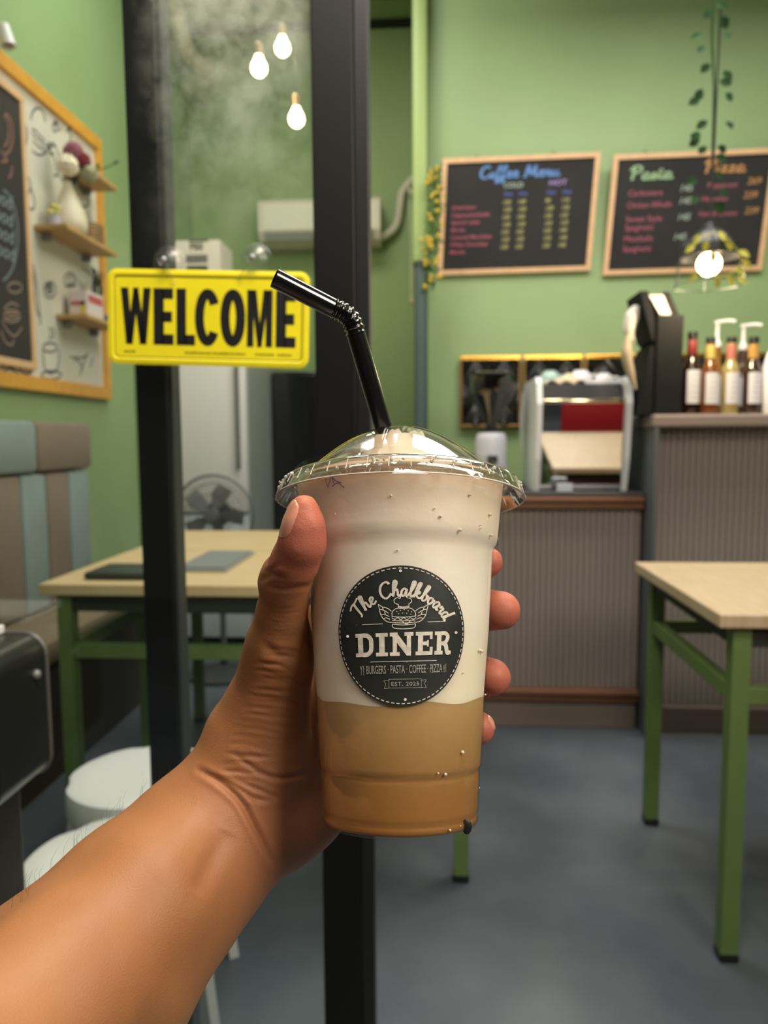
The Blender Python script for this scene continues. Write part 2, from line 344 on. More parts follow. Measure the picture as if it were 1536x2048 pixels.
# ================================================================== tables
def table(name, label, x0, x1, y0, y1, z, m, group=None):
    t = thing(name, ((x0+x1)/2, (y0+y1)/2, 0), label, 'table', group)
    MB().box((x0,y0,z-.028),(x1,y1,z), .003).build('tabletop', m, t)
    ins = .035; lw = .036; zt = z-.028
    X0, X1, Y0, Y1 = x0+ins+lw/2, x1-ins-lw/2, y0+.02+lw/2, y1-.02-lw/2
    for sx, X in ((-1,X0),(1,X1)):
        for sy, Y in ((-1,Y0),(1,Y1)):
            mb = MB(); a, b = Vector((X, Y, zt-.005)), Vector((X, Y, .012))
            mb.bar(a, b, lw, lw, (0,1,0)); o = mb.build('leg', LEGGREEN, t)
            MB().box((X-lw*.56,Y-lw*.56,0),(X+lw*.56,Y+lw*.56,.02), .004).build('foot_cap', BLACKP, o)
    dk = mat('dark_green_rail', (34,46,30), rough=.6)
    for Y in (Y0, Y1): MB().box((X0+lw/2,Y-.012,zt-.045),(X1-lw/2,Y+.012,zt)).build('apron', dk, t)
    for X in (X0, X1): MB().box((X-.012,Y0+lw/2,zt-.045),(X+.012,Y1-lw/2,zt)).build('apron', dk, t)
    for Y in (Y0, Y1): MB().box((X0+lw/2,Y-.014,.558),(X1-lw/2,Y+.014,.593),.002).build('stretcher', LEGGREEN, t)
    for X in (X0, X1): MB().box((X-.014,Y0+lw/2,.558),(X+.014,Y1-lw/2,.593),.002).build('stretcher', LEGGREEN, t)
    return t
table('dining_table', 'pine topped table with green legs in front of the tall bar counter', .565, 1.55, 1.50, 2.14, .75, BIRCH)
table('dining_table', 'nearer of the two joined pine tables beside the bench, black wallet on it', -.972, .12, 1.755, 2.32, .75, BIRCH2)
table('dining_table', 'farther of the two joined pine tables, standing before the pedestal fan', -.972, .12, 2.33, 2.84, .75, BIRCH2)
# things on the left table
a = MB()
a.box((-.885,1.81,.7505),(-.70,1.96,.770), .009); a.build('wallet', mat('dark_green_leather', (42,54,44), rough=.6), None, smooth=True)
tag(bpy.data.objects['wallet'], 'dark green flat wallet lying on the left pine table', 'wallet')
lp = thing('folder', (-.43,2.10,.7505), 'grey flat folder lying on the left pine table behind the post', 'folder')
MB().box((-.69,1.93,.7505),(-.55,2.25,.757), .002).build('cover', mat('grey_card', (150,152,148), rough=.6), lp)
MB().box((-.688,1.94,.757),(-.555,2.235,.763), .002).build('cover', mat('grey_card2', (124,128,128), rough=.5), lp)

# ================================================================== bench
TEAL = mat('teal_leather', (142,158,156), rough=.55, var=.05, vscale=6); TPE = mat('taupe_leather', (138,122,108), rough=.55, var=.05, vscale=6)
bn = thing('bench', (-1.3,2.3,0), 'long padded wall bench in pale teal and taupe panels', 'bench')
MB().box((-1.556,1.3,0),(-1.23,3.07,.39)).build('base', mat('dark_bench_base', (52,44,36), rough=.8), bn)
MB().box((-1.556,1.3,.39),(-1.205,3.08,.47), .02).build('seat', mat('tan_leather', (128,112,90), rough=.6), bn, smooth=True)
MB().box((-1.556,1.3,.47),(-1.51,3.075,1.15)).build('back_board', mat('bench_board', (70,66,60), rough=.8), bn)
y = 3.09; k = 0
while y > 1.4:
    y2 = max(y-.435, 1.3); MB().box((-1.515,y2+.002,.985),(-1.44,y-.002,1.172), .022).build('cushion', TPE if k % 2 == 0 else TEAL, bn, smooth=True); y = y2; k += 1
y = 3.07; k = 0
while y > 1.45:
    y2 = max(y-.174, 1.3); MB().box((-1.515,y2+.0015,.475),(-1.45,y-.0015,.98), .018).build('cushion', TEAL if k % 2 == 0 else TPE, bn, smooth=True); y = y2; k += 1

# ================================================================== stools
def stool(x, y, rz, label):
    t = thing('stool', (0,0,0)); t['category'] = 'stool'
    R = .147; zt = .425; n = 64
    rr = lambda a: R*(1-.055*max(0, math.cos(4*a))**6)
    vs = []; fs = []
    rings = [(.012,-.012),(.013,0.),(.3*1/3,.0),(.72,.001),(.93,.003),(.985,-.001),(1.0,-.012),(1.0,-.05),(.985,-.055),(.96,-.05),(.94,-.012),(.3,-.014),(.012,-.014)]
    for q, dz in rings:
        for i in range(n):
            a = 2*math.pi*i/n; r = (rr(a) if q > .5 else R)*q; vs.append((r*math.cos(a), r*math.sin(a), zt+dz))
    for j in range(len(rings)-1):
        for i in range(n):
            i2 = (i+1) % n; fs.append((j*n+i, j*n+i2, (j+1)*n+i2, (j+1)*n+i))
    mb = MB(); mb.add(vs, fs); mb.build('seat', WHITE, t, smooth=True)
    MB().lathe([(0,0),(.011,0),(.011,.0012),(.008,.0016),(0,.0016)], (.03,0,zt), n=16).build('hole_plug', mat('grey_hole', (120,116,108), rough=.8), t)
    for q in range(4):
        a = math.pi/4+q*math.pi/2+math.pi/4; c, s_ = math.cos(a), math.sin(a)
        top = Vector((c*.125, s_*.125, zt-.012)); bot = Vector((c*.175, s_*.175, 0)); sd = Vector((-s_, c, 0)); ra = Vector((c, s_, 0))
        mb = MB(); secs = [(top, .040, .014), (top.lerp(bot, .12), .034, .016), (top.lerp(bot, .5), .024, .014), (bot, .017, .012)]
        for p, ww, dd in secs: mb.v += [p-sd*ww-ra*dd, p+sd*ww-ra*dd, p+sd*ww*.8+ra*dd*.6, p-sd*ww*.8+ra*dd*.6]
        for j in range(3):
            for i in range(4): i2 = (i+1) % 4; mb.f.append((j*4+i, j*4+i2, j*4+4+i2, j*4+4+i))
        mb.f += [(0,1,2,3), (12,13,14,15)]
        mb.build('leg', WHITE, t)
    MB().box((-.02,-.135,.16),(.02,-.125,.20)).v
    t.location = (x, y, 0); t.rotation_euler = (0,0,rz); t['label'] = label; ORG[t.name] = Vector((x,y,0))
    return t
s1 = stool(-.592, 1.43, .35, 'white plastic stool farther from the glass, right under the pine table edge')
s2 = dup(s1, (-.515, 1.125, 0), .9, 'white plastic stool nearest the glass door, low behind the forearm')

# ================================================================== refrigerator, box, cabinet, fan
x0, x1, yf, yb = -1.55, -.973, 3.85, 4.6
fr = thing('refrigerator', ((x0+x1)/2, 4.2, 0), 'tall white refrigerator in the alcove corner behind the pedestal fan', 'refrigerator')
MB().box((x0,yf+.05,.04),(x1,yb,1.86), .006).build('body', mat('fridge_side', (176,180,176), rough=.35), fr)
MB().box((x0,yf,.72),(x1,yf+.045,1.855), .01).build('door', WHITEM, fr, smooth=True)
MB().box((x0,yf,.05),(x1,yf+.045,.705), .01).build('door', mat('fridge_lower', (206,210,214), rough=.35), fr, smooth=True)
MB().box((x1-.05,yf-.025,.95),(x1-.03,yf-.005,1.5),.004).build('handle', GREY, fr)
for sx in (x0+.05, x1-.05):
    for sy in (yf+.1, yb-.06): MB().lathe([(0,0),(.02,0),(.02,.04),(0,.04)], (sx,sy,0), n=12).build('foot', BLACKP, fr)
bx = thing('carton', (-1.3,4.1,1.861), 'white printed carton lying on top of the refrigerator', 'box')
MB().box((-1.55,3.86,1.861),(-1.09,4.10,2.112), .003).build('body', mat('white_card', (222,214,200), rough=.7), bx)
PRN = mat('print_black', (50,50,52), rough=.8); fm = lambda u, v: Vector((u, 3.858, v))
mb = MB(); text_add(mb, fm, -1.245, 2.065, 'P50', .045, bold=.0015); mb.add([fm(-1.25,2.105), fm(-1.15,2.105), fm(-1.15,2.112), fm(-1.25,2.112)], [(0,1,2,3)])
for j in range(9): mb.add([fm(-1.265+j*.0125,2.0), fm(-1.265+j*.0125+.009,2.0), fm(-1.265+j*.0125+.009,2.04), fm(-1.265+j*.0125,2.04)], [(0,1,2,3)])
mb.add([fm(-1.265,1.955), fm(-1.155,1.955), fm(-1.155,1.985), fm(-1.265,1.985)], [(0,1,2,3)])
mb.build('printed_marks', PRN, bx)
mb = MB(); mb.box((-1.40,3.8555,1.865),(-1.30,3.8585,1.90)); mb.build('red_sticker', mat('dull_red', (160,60,60), rough=.7), bx)
cb = thing('cabinet', (-.72,4.6,0), 'tall glossy black cabinet standing right of the white refrigerator', 'cabinet')
MB().box((-.965,4.45,0),(-.50,4.85,1.50), .006).build('body', mat('gloss_black', (18,19,20), rough=.15), cb)
MB().box((-.955,4.437,.03),(-.735,4.449,1.48), .003).build('door', mat('gloss_black2', (24,26,27), rough=.12), cb)
MB().box((-.730,4.437,.03),(-.51,4.449,1.48), .003).build('door', MC['gloss_black2'], cb)
fc = Vector((-.985,3.28,.766)); fr_ = .178
fan = thing('pedestal_fan', (fc.x, fc.y+.02, 0), 'grey pedestal fan with round wire guard behind the pine tables', 'fan')
MB().lathe([(0,0),(.17,0),(.17,.015),(.06,.03),(.018,.05),(.018,.08),(0,.08)], (fc.x,fc.y+.1,0), n=32).build('base', DGREY, fan, smooth=True)
MB().tube([(fc.x,fc.y+.1,.05),(fc.x,fc.y+.1,.72)], .014, 12).build('pole', GREY, fan, smooth=True)
MB().lathe([(0,0),(.055,.01),(.06,.06),(.04,.12),(0,.13)], (fc.x,fc.y+.02,fc.z), (0,1,0), 20).build('motor_housing', DGREY, fan, smooth=True)
mb = MB()
for q in range(5):
    a0 = q*2*math.pi/5; pl = []
    for (rr_, da) in ((.02,-.3),(.08,-.45),(.14,-.35),(.145,.1),(.10,.35),(.02,.3)):
        pl.append(Vector((fc.x+rr_*math.cos(a0+da), fc.y-.01-.03*da, fc.z+rr_*math.sin(a0+da))))
    mb.prism(pl, (0,.003,0))
mb.lathe([(0,0),(.03,0),(.025,-.02),(0,-.025)], (fc.x,fc.y-.01,fc.z), (0,1,0), 16)
mb.build('blades', mat('fan_blade_grey', (120,122,122), rough=.5), fan)
mb = MB()
for dy, rad in ((0,fr_),(-.045,fr_*.55),(-.035,fr_*.8),(.045,fr_*.8)):
    mb.tube([(fc.x+rad*math.cos(t*math.pi/24), fc.y+dy, fc.z+rad*math.sin(t*math.pi/24)) for t in range(49)], .006 if dy == 0 else .0016, 6, cap=False)
for q in range(48):
    a0 = q*math.pi/24; c, s_ = math.cos(a0), math.sin(a0)
    mb.tube([(fc.x+c*r_, fc.y+d_, fc.z+s_*r_) for r_, d_ in ((.03,-.05),(fr_*.55,-.045),(fr_*.8,-.035),(fr_,0),(fr_*.8,.045),(.05,.05))], .0012, 4)
mb.lathe([(0,-.056),(.03,-.054),(.03,-.048),(0,-.046)], (fc.x,fc.y,fc.z), (0,1,0), 16)
mb.build('guard', mat('guard_grey', (104,106,106), rough=.5), fan)

# ================================================================== air conditioner and pipes
ac = thing('air_conditioner', (-.75,4.8,2.4), 'white wall air conditioner in the green alcove', 'air conditioner')
def acprof(y): return None
xa, xb = -1.082, -.332
pr = [(4.895,2.30),(4.895,2.56),(4.72,2.565),(4.695,2.54),(4.69,2.37),(4.72,2.32),(4.78,2.295)]
MB().prism([Vector((xa, a_, b_)) for a_, b_ in pr], (xb-xa,0,0)).build('body', mat('ac_cream', (214,206,188), rough=.4), ac)
MB().box((xa+.03,4.684,2.375),(xb-.03,4.69,2.535), .003).build('front_panel', mat('ac_cream2', (226,218,200), rough=.35), ac)
mb = MB(); mb.add([(xa+.04,4.712,2.325),(xb-.04,4.712,2.325),(xb-.04,4.69,2.365),(xa+.04,4.69,2.365),(xa+.04,4.705,2.32),(xb-.04,4.705,2.32),(xb-.04,4.683,2.362),(xa+.04,4.683,2.362)], [(0,1,2,3),(4,5,6,7),(0,1,5,4),(2,3,7,6),(1,2,6,5),(0,3,7,4)]); mb.build('louvre', mat('ac_grey', (150,152,144), rough=.5), ac)
PIPE = mat('white_pipe_wrap', (206,200,178), rough=.7, bump=.2, bscale=80)
mb = MB(); P = [PY(745,478,4.80), PY(768,473,4.84), PY(792,452,4.86), PY(800,412,4.86), PY(806,382,4.86), PY(832,352,4.86), PY(842,338,4.88)]
mb.tube(P, .026, 12, smooth=5); tag(mb.build('refrigerant_pipe', PIPE, None, smooth=True), 'white wrapped pipe curling up from the air conditioner to the pilaster', 'pipe')
mb = MB(); mb.tube([PY(818,384,4.85), PY(852,383,4.85)], .018, 10); tag(mb.build('drain_pipe', PIPE, None, smooth=True), 'short white pipe stub beside the curled pipe at the pilaster', 'pipe')
mb = MB(); pts = [PY(325,-20,4.3), PY(352,22,4.35), PY(362,60,4.4), PY(380,110,4.5), PY(402,132,4.6), PY(415,132,4.75)]
mb.tube(pts, .048, 14, smooth=14)
ring = 14
for i in range(len(mb.v)//ring):
    c = sum((mb.v[i*ring+k_] for k_ in range(ring)), Vector())/ring
    for k_ in range(ring): mb.v[i*ring+k_] = c+(mb.v[i*ring+k_]-c)*(1.0 if i % 2 else .86)
tag(mb.build('duct_hose', mat('pale_hose', (196,190,166), rough=.6), None, smooth=True), 'pale corrugated duct hose hanging high in the alcove corner', 'hose')
mb = MB(); mb.tube([PY(818,372,4.2), PY(822,480,4.2), PY(822,600,4.2)], .003, 6); wl = thing('hanging_ornament', PY(822,600,4.2), 'thin pale cord hanging beside the pilaster with a small weight', 'cord')
mb.build('cord', PIPE, wl); MB().ball(PY(824,604,4.2), .016, 10).build('weight', mat('tan_weight', (190,160,130), rough=.6), wl, smooth=True)
# teal-grey rolled banner standing in the corner by the pilaster
rb = thing('rolled_banner', (-.075,3.85,0), 'blue grey rolled banner standing upright below the pilaster', 'banner')
MB().lathe([(0,0),(.034,0),(.034,1.95),(0,1.95)], (-.07,3.86,0), n=20).build('roll', mat('blue_grey_vinyl', (74,92,90), rough=.7), rb, smooth=True)
MB().lathe([(0,0),(.036,0),(.036,.03),(0,.03)], (-.07,3.86,1.951), n=20).build('end_cap', DGREY, rb, smooth=True)

# black portable speaker at the left edge, outside the glass
sp = thing('speaker', (-.62,.84,0), 'black round cornered speaker cabinet at the left edge, white card on top', 'speaker')
mb = MB(); pts = []
X1, X0, Z0, Z1, rc = -.494, -.76, .672, .857, .028
for cx, cz, a0 in ((X1-rc,Z1-rc,0),(X0+rc,Z1-rc,90),(X0+rc,Z0+rc,180),(X1-rc,Z0+rc,270)):
    for q in range(7): an = math.radians(a0+q*15); pts.append(Vector((cx+rc*math.cos(an), .79, cz+rc*math.sin(an))))
mb.prism(pts, (0,.115,0)); mb.build('cabinet_shell', mat('speaker_black', (26,28,27), rough=.3), sp, smooth=True)
mb = MB(); mb.tube([p+Vector((0,.113,0)) for p in pts]+[pts[0]+Vector((0,.113,0))], .003, 6, cap=False); mb.build('edge_trim', mat('trim_grey', (84,82,78), rough=.4), sp, smooth=True)
MB().box((X0,.80,.0),(-.532,.90,.671), .01).build('stand', mat('stand_black', (30,29,26), rough=.6), sp)
MB().box((X0+.02,.787,Z1-.085),(X1-.03,.7895,Z1-.075)).build('badge_strip', mat('trim_grey2', (100,92,72), rough=.4), sp)
MB().ball((X1+.002,.875,Z1-.045), .006, 8).build('knob', GREY, sp, smooth=True)
o = MB().box((-.68,.80,.858),(-.545,.90,.868),.001).build('card', mat('white_card2', (222,222,222), rough=.6), None); tag(o, 'white card lying on top of the black speaker', 'card')

# mostly unseen chair, its red pads added for the machine's mirror reflection
ch_ = thing('chair', (.95,1.36,0), 'green legged chair, red pads added for the mirror reflection, only its black rubber foot seen at the right edge', 'chair')
RED = mat('mirror_red_pad', (150,20,32), rough=.5)
for xx, yy, top in ((.745,1.572,.45),(1.13,1.572,.45),(.76,1.22,.93),(1.11,1.22,.93)):
    o = MB().tube([(xx,yy,.02),(xx+(.02 if xx < .9 else -.02),yy,top)], .011, 10).build('leg', LEGGREEN, ch_, smooth=True)
    MB().lathe([(0,0),(.016,0),(.016,.022),(.012,.03),(0,.03)], (xx,yy,0), n=14).build('foot_cap', BLACKP, o, smooth=True)
MB().box((.74,1.20,.44),(1.14,1.60,.49), .02).build('seat', RED, ch_, smooth=True)
MB().box((.745,1.19,.60),(1.125,1.235,.95), .02).build('backrest', RED, ch_, smooth=True)
# ================================================================== menu boards (lean forward at the top)
def board(name, label, tl, bl, wid, hgt, ybot, lean):
    """local frame: u along X, v up the board; leans towards the room at the top"""
    o = Vector(bl); U = Vector((1,0,.012)).normalized(); V = Vector((tl, -lean, 1)).normalized(); N = U.cross(V)
    t = thing(name, o+U*(wid/2), label, 'menu board')
    m = lambda u, v, d=.0: o+U*u+V*v+N*d
    def slab(u0, v0, u1, v1, d0, d1, nm, mt):
        q = [m(u0,v0,d0), m(u1,v0,d0), m(u1,v1,d0), m(u0,v1,d0), m(u0,v0,d1), m(u1,v0,d1), m(u1,v1,d1), m(u0,v1,d1)]
        return MB().add(q, [(0,3,2,1),(4,5,6,7),(0,1,5,4),(1,2,6,5),(2,3,7,6),(3,0,4,7)]).build(nm, mt, t)
    fw = .024
    slab(fw,fw,wid-fw,hgt-fw,-.004,.004,'slate', SLATE)
    slab(0,0,wid,fw,-.008,.012,'frame_rail', PINE); slab(0,hgt-fw,wid,hgt,-.008,.012,'frame_rail', PINE)
    slab(0,fw,fw,hgt-fw,-.008,.012,'frame_stile', PINE); slab(wid-fw,fw,wid,hgt-fw,-.008,.012,'frame_stile', PINE)
    for u in (wid*.25, wid*.75): MB().tube([m(u, hgt-.03, -.006), Vector((m(u, 0).x, 4.0, m(u, hgt).z+.05))], .002, 5).build('hanging_wire', GREY, t)
    return t, (lambda u, v: m(u*wid/.762, v*hgt/.55, .0052))
def chalk(n, c): return mat('chalk_'+n, c, rough=.9)
PK, YE, BL, GN, OR_, VI, PG = chalk('pink',(180,98,116)), chalk('yellow',(174,172,110)), chalk('blue',(104,146,206)), chalk('green',(150,184,140)), chalk('orange',(186,138,88)), chalk('violet',(160,138,196)), chalk('pale_green',(160,176,160))
# left board: width 0.80 high 0.60 at Y 3.9
b1o = PY(875,551,3.985); b1, f1 = board('menu_board', 'left hanging chalkboard headed Coffee Menu in blue', .045, b1o, .775, .557, 3.985, .13)
def pin(t, mt, nm, items, f):
    mb = MB()
    for it in items: text_add(mb, f, *it[:2], it[2], it[3], **(it[4] if len(it) > 4 else {}))
    return mb.build(nm, mt, t)
mb = MB(); script_text(mb, lambda u, v: f1(.185+u*.038, .452+v*.026), 'Coffee Menu', .34); mb.build('heading', BL, b1)
pin(b1, PG, 'column_heading', [(.305,.405,'COLD',.032,dict(bold=.0008,sx=1.1))], f1)
pin(b1, VI, 'column_heading', [(.525,.408,'HOT',.034,dict(bold=.0008,sx=1.2))], f1)
pin(b1, chalk('blue2',(90,110,180)), 'size_row', [(x,.368,s_,.024,dict(bold=.0006)) for x, s_ in ((.305,'12oz'),(.378,'16oz'),(.515,'12oz'),(.592,'16oz'))], f1)
rows = ['Americano','Cappuccino/Latte','Spanish Latte','Mocha','Caramel Macchiato','White Chocolate','Matcha']
for i, s_ in enumerate(rows): pin(b1, PK, 'drink_name', [(.055,.312-i*.0352,s_,.028,dict(bold=.0004,shear=.15,sx=.95))], f1)
cold1 = ['120','130','130','130','135','135','130']; cold2 = ['140','150','150','150','155','155','150']; hot1 = ['90','120','125','125','130','135','120']; hot2 = ['110','135','135','135','140','145','140']
for X, cc in ((.305,cold1),(.378,cold2),(.512,hot1),(.590,hot2)):
    pin(b1, YE, 'price_column', [(X+(.004 if i % 2 else 0),.328-i*.0352,s_,.029,dict(bold=.0006,shear=.2,sx=.9)) for i, s_ in enumerate(cc)], f1)
b2o = PY(1205,551,3.985); b2, f2 = board('menu_board', 'right hanging chalkboard headed Pasta and Pizza behind the pendant lamp', .045, b2o, .782, .567, 3.985, .13)
mb = MB(); script_text(mb, lambda u, v: f2(.083+u*.046, .435+v*.029), 'Pasta', .30); mb.build('heading', GN, b2)
mb = MB(); script_text(mb, lambda u, v: f2(.43+u*.044, .452+v*.029), 'Pizza', .30); mb.build('heading', OR_, b2)
for it in [(.085,.362,'Carbonara',1.),(.085,.308,'Chicken Alfredo',.84),(.085,.245,'Sweet Style',.98),(.085,.205,'Spaghetti',.98),(.085,.155,'Meatballs',.98),(.085,.108,'Spaghetti',.98)]: pin(b2, PK, 'dish_name', [(it[0],it[1],it[2],.038,dict(sx=it[3]))], f2)
for it in [(.325,.375),(.328,.318),(.328,.245),(.32,.155)]: pin(b2, PG, 'price', [(it[0],it[1],'145',.042,dict(bold=.0006,shear=.2))], f2)
for it in [(.455,.385,'Pepperoni',.95),(.435,.325,'Hawaiian',.95),(.43,.258,'Ham & Cheese',.82)]: pin(b2, PK, 'dish_name', [(it[0],it[1],it[2],.036,dict(sx=it[3]))], f2)
for it in [(.64,.395,'269'),(.63,.333,'239'),(.645,.262,'239')]: pin(b2, OR_, 'price', [(it[0],it[1],it[2],.042,dict(bold=.0006,shear=.2))], f2)

# ================================================================== vines
def leaf_mb(c, d, n, L, Wd):
    d = Vector(d).normalized(); n = Vector(n); n = (n-d*n.dot(d)).normalized(); s_ = d.cross(n)
    c = Vector(c); pr = [(0,0,0),(.25,.75,.06),(.55,1,.1),(.8,.6,.05),(1,0,-.05)]
    mid = [c+d*L*a+n*L*.02 for a, b_, h in pr]; vs = list(mid); fs = []
    l_ = [c+d*L*a+s_*Wd/2*b_+n*L*h for a, b_, h in pr[1:4]]; r_ = [c+d*L*a-s_*Wd/2*b_+n*L*h for a, b_, h in pr[1:4]]
    vs += l_+r_
    fs = [(0,1,5),(1,2,6,5),(2,3,7,6),(3,4,7),(0,8,1),(1,8,9,2),(2,9,10,3),(3,10,4)]
    return MB().add(vs, fs)
vt = thing('hanging_vine', PY(1424,320,2.62), 'long artificial ivy vine winding down the pendant lamp cord', 'vine')
VX = PY(1424,300,2.62)
top = PY(1432,-60,2.62)
MB().tube([top, PY(1424,60,2.62), PY(1428,180,2.63), PY(1424,330,2.62)], .0035, 6, smooth=6).build('stem', LEAF, vt)
lv = [(1432,12),(1420,25),(1440,40),(1408,75),(1445,70),(1412,100),(1420,135),(1445,150),(1438,170),(1404,185),(1400,205),(1450,195),(1416,250),(1396,270),(1452,250),(1400,285),(1435,300),(1412,300),(1430,318),(1395,365),(1432,350),(1395,400),(1440,380),(1428,410)]
for i, (px, py) in enumerate(lv):
    c = PY(px, py, 2.60+.03*math.sin(i*2.3)); sgn = 1 if px > 1424 else -1
    leaf_mb(c-Vector((0,0,-.012)), (sgn*random.uniform(.4,1.), random.uniform(-.3,.3), random.uniform(-1,-.3)), (random.uniform(-.5,.5),-1,.3), random.uniform(.034,.052), random.uniform(.026,.036)).build('leaf', LEAF, vt)
ga = thing('flower_garland', PY(865,450,3.85), 'green garland dotted with yellow flowers along the left menu board', 'garland')
mb = MB(); fl = MB(); rnd = random.Random(3)
path = [(872,335),(868,370),(872,405),(866,440),(868,480),(858,510),(860,545),(855,575)]
MB().tube([PY(a_, b_, 3.85) for a_, b_ in path], .004, 5, smooth=4).build('stem', LEAF, ga)
for i in range(230):
    t = rnd.random()*(len(path)-1); j = int(t); q = t-j; px = path[j][0]*(1-q)+path[min(j+1,7)][0]*q+rnd.gauss(0,7); py = path[j][1]*(1-q)+path[min(j+1,7)][1]*q+rnd.gauss(0,6)
    c = PY(px, py, 3.835+rnd.uniform(-.02,.02)); l_ = leaf_mb(c, (rnd.uniform(-1,1), rnd.uniform(-.5,.5), rnd.uniform(-1,.6)), (rnd.uniform(-.6,.6),-1,.2), .026, .013); mb.add(l_.v, l_.f)
mb.build('foliage', mat('garland_green', (78,112,44), rough=.6), ga, kind='stuff')
for i in range(46):
    t = rnd.random()*(len(path)-1); j = int(t); q = t-j; px = path[j][0]*(1-q)+path[min(j+1,7)][0]*q+rnd.gauss(0,9); py = path[j][1]*(1-q)+path[min(j+1,7)][1]*q
    fl.ball(PY(px, py, 3.805), rnd.uniform(.007,.012), 6)
MB().tube([PY(872,332,3.85), PY(872,332,4.0)], .004, 6).build('nail', GREY, ga)
fl.build('flowers', mat('flower_yellow', (206,176,52), rough=.6), ga, kind='stuff')

# ================================================================== pendant lamp with wire cage
BULB = mat('lit_bulb', (255,236,200), rough=.3, emit=(255,226,170), es=14.)
lc0 = PY(1418,528,2.60)
pl = thing('pendant_lamp', lc0, 'lit pendant bulb in a black wire cage before the right menu board', 'pendant lamp')
MB().tube([(lc0.x+.012,2.60,3.8), (lc0.x+.008,2.60,2.5), lc0+Vector((0,0,.105))], .0035, 6).build('cord', BLACKP, pl)
MB().lathe([(0,.13),(.02,.13),(.028,.11),(.05,.095),(.085,.055),(.098,.018),(.094,.018),(.08,.052),(.045,.088),(0,.10)], lc0, n=8).build('shade', mat('dark_shade', (44,44,46), rough=.35, metal=.3), pl)
MB().lathe([(0,.085),(.016,.085),(.018,.04),(0,.04)], lc0, n=14).build('socket', BLACKP, pl, smooth=True)
MB().ball(lc0, .038, 20).build('bulb', BULB, pl, smooth=True)
mb = MB(); ht = [(.105*math.cos(math.pi/3*i+.3), .105*math.sin(math.pi/3*i+.3), .055) for i in range(6)]; hb = [(.115*math.cos(math.pi/3*i+.3), .115*math.sin(math.pi/3*i+.3), -.068) for i in range(6)]
top_ = Vector((0,0,.12))
for i in range(6):
    a_, b_, c_, d_ = Vector(ht[i])+lc0, Vector(ht[(i+1)%6])+lc0, Vector(hb[i])+lc0, Vector(hb[(i+1)%6])+lc0
    for p, q in ((a_,b_),(a_,c_),(c_,d_),(a_,lc0+top_)): mb.tube([p,q], .0016, 5)
mb.build('wire_cage', BLACKP, pl)
lvp = [(1400,468,-.4),(1412,478,0),(1438,462,.3),(1450,480,.6),(1478,500,.8),(1485,520,.9),(1468,535,1),(1455,550,.5),(1432,552,.2),(1396,545,-.6),(1390,488,-.8),(1425,500,.1),(1474,552,.7)]
iv = thing('ivy_sprig', lc0+Vector((.08,0,.05)), 'yellow green ivy sprig twisted round the pendant lamp cage', 'ivy')
MB().tube([PY(a_, b_, 2.49) for a_, b_ in ((1404,472),(1440,468),(1470,495),(1482,525),(1462,548),(1430,552),(1398,545))], .002, 5, smooth=4).build('stem', LEAFY, iv)
for px, py, q in lvp:
    leaf_mb(PY(px,py,2.485+.01*q), (q, rnd.uniform(-.3,.3), -.7), (0,-1,.3), .040, .022).build('leaf', LEAFY, iv)
point('pendant_bulb_light', lc0+Vector((0,-.01,-.06)), 9.5, (1.,.80,.52), .035)
# three bare bulbs on cords in the alcove
for i, (px, py, Yb, lab) in enumerate(((565,95,3.3,'bare lit bulb on a cord, highest of the three behind the glass'),(518,135,3.1,'bare lit bulb on a cord, leftmost of the three behind the glass'),(593,237,3.2,'bare lit bulb on a cord, lowest of the three, beside the black door stile'))):
    c = PY(px, py, Yb); t = thing('pendant_bulb', c, lab, 'bulb', 'bare bulbs hanging behind the glass')
    MB().tube([c+Vector((0,0,.07)), Vector((c.x, c.y, 3.8))], .0022, 6).build('cord', BLACKP, t)
    MB().lathe([(0,.045),(.014,.045),(.016,.085),(.008,.095),(0,.095)], c, n=14).build('socket', mat('brass_socket', (150,120,80), rough=.4, metal=.6), t, smooth=True)
    MB().lathe([(0,-.034),(.015,-.031),(.027,-.020),(.032,-.004),(.029,.012),(.018,.032),(.013,.046),(0,.046)], c, n=20).build('bulb', BULB, t, smooth=True)
    point('bulb_light', c+Vector((0,0,-.06)), 2.6, (1.,.82,.56), .03)

# ================================================================== gold trimmed quilted panels
def quilt(x0, x1, label):
    z0, z1, y = PY(920,850,3.98).z, PY(920,722,3.98).z, 3.975
    t = thing('quilted_panel', ((x0+x1)/2, y, z0), label, 'panel')
    nx = 24; nz = 18; vs = []; fs = []
    for i in range(nx+1):
        for j in range(nz+1):
            u, v = i/nx, j/nz; h = abs(math.sin((u*2+v*1.5)*math.pi))*abs(math.sin((u*2-v*1.5)*math.pi))
            vs.append((x0+(x1-x0)*u, y-.004-.022*h, z0+(z1-z0)*v))
    for i in range(nx):
        for j in range(nz): a_ = i*(nz+1)+j; fs.append((a_, a_+nz+1, a_+nz+2, a_+1))
    MB().add(vs, fs).build('padding', mat('black_vinyl', (20,21,22), rough=.25), t, smooth=True)
    for nm, a_, b_ in (('trim_rail',(x0-.012,y-.02,z1),(x1+.012,y+.01,z1+.022)),('trim_rail',(x0-.012,y-.02,z0-.014),(x1+.012,y+.01,z0)),('trim_stile',(x0-.012,y-.02,z0),(x0,y+.01,z1)),('trim_stile',(x1,y-.02,z0),(x1+.012,y+.01,z1))):
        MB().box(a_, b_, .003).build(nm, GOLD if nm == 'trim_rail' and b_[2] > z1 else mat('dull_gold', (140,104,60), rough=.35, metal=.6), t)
    return t
q0 = PY(924,800,3.98).x; q1 = PY(1036,800,3.98).x; q2 = PY(1050,800,3.98).x; q3 = PY(1158,800,3.98).x; q4 = PY(1172,800,3.98).x
quilt(q0, q1, 'black quilted panel with gold trim behind the coffee grinder')
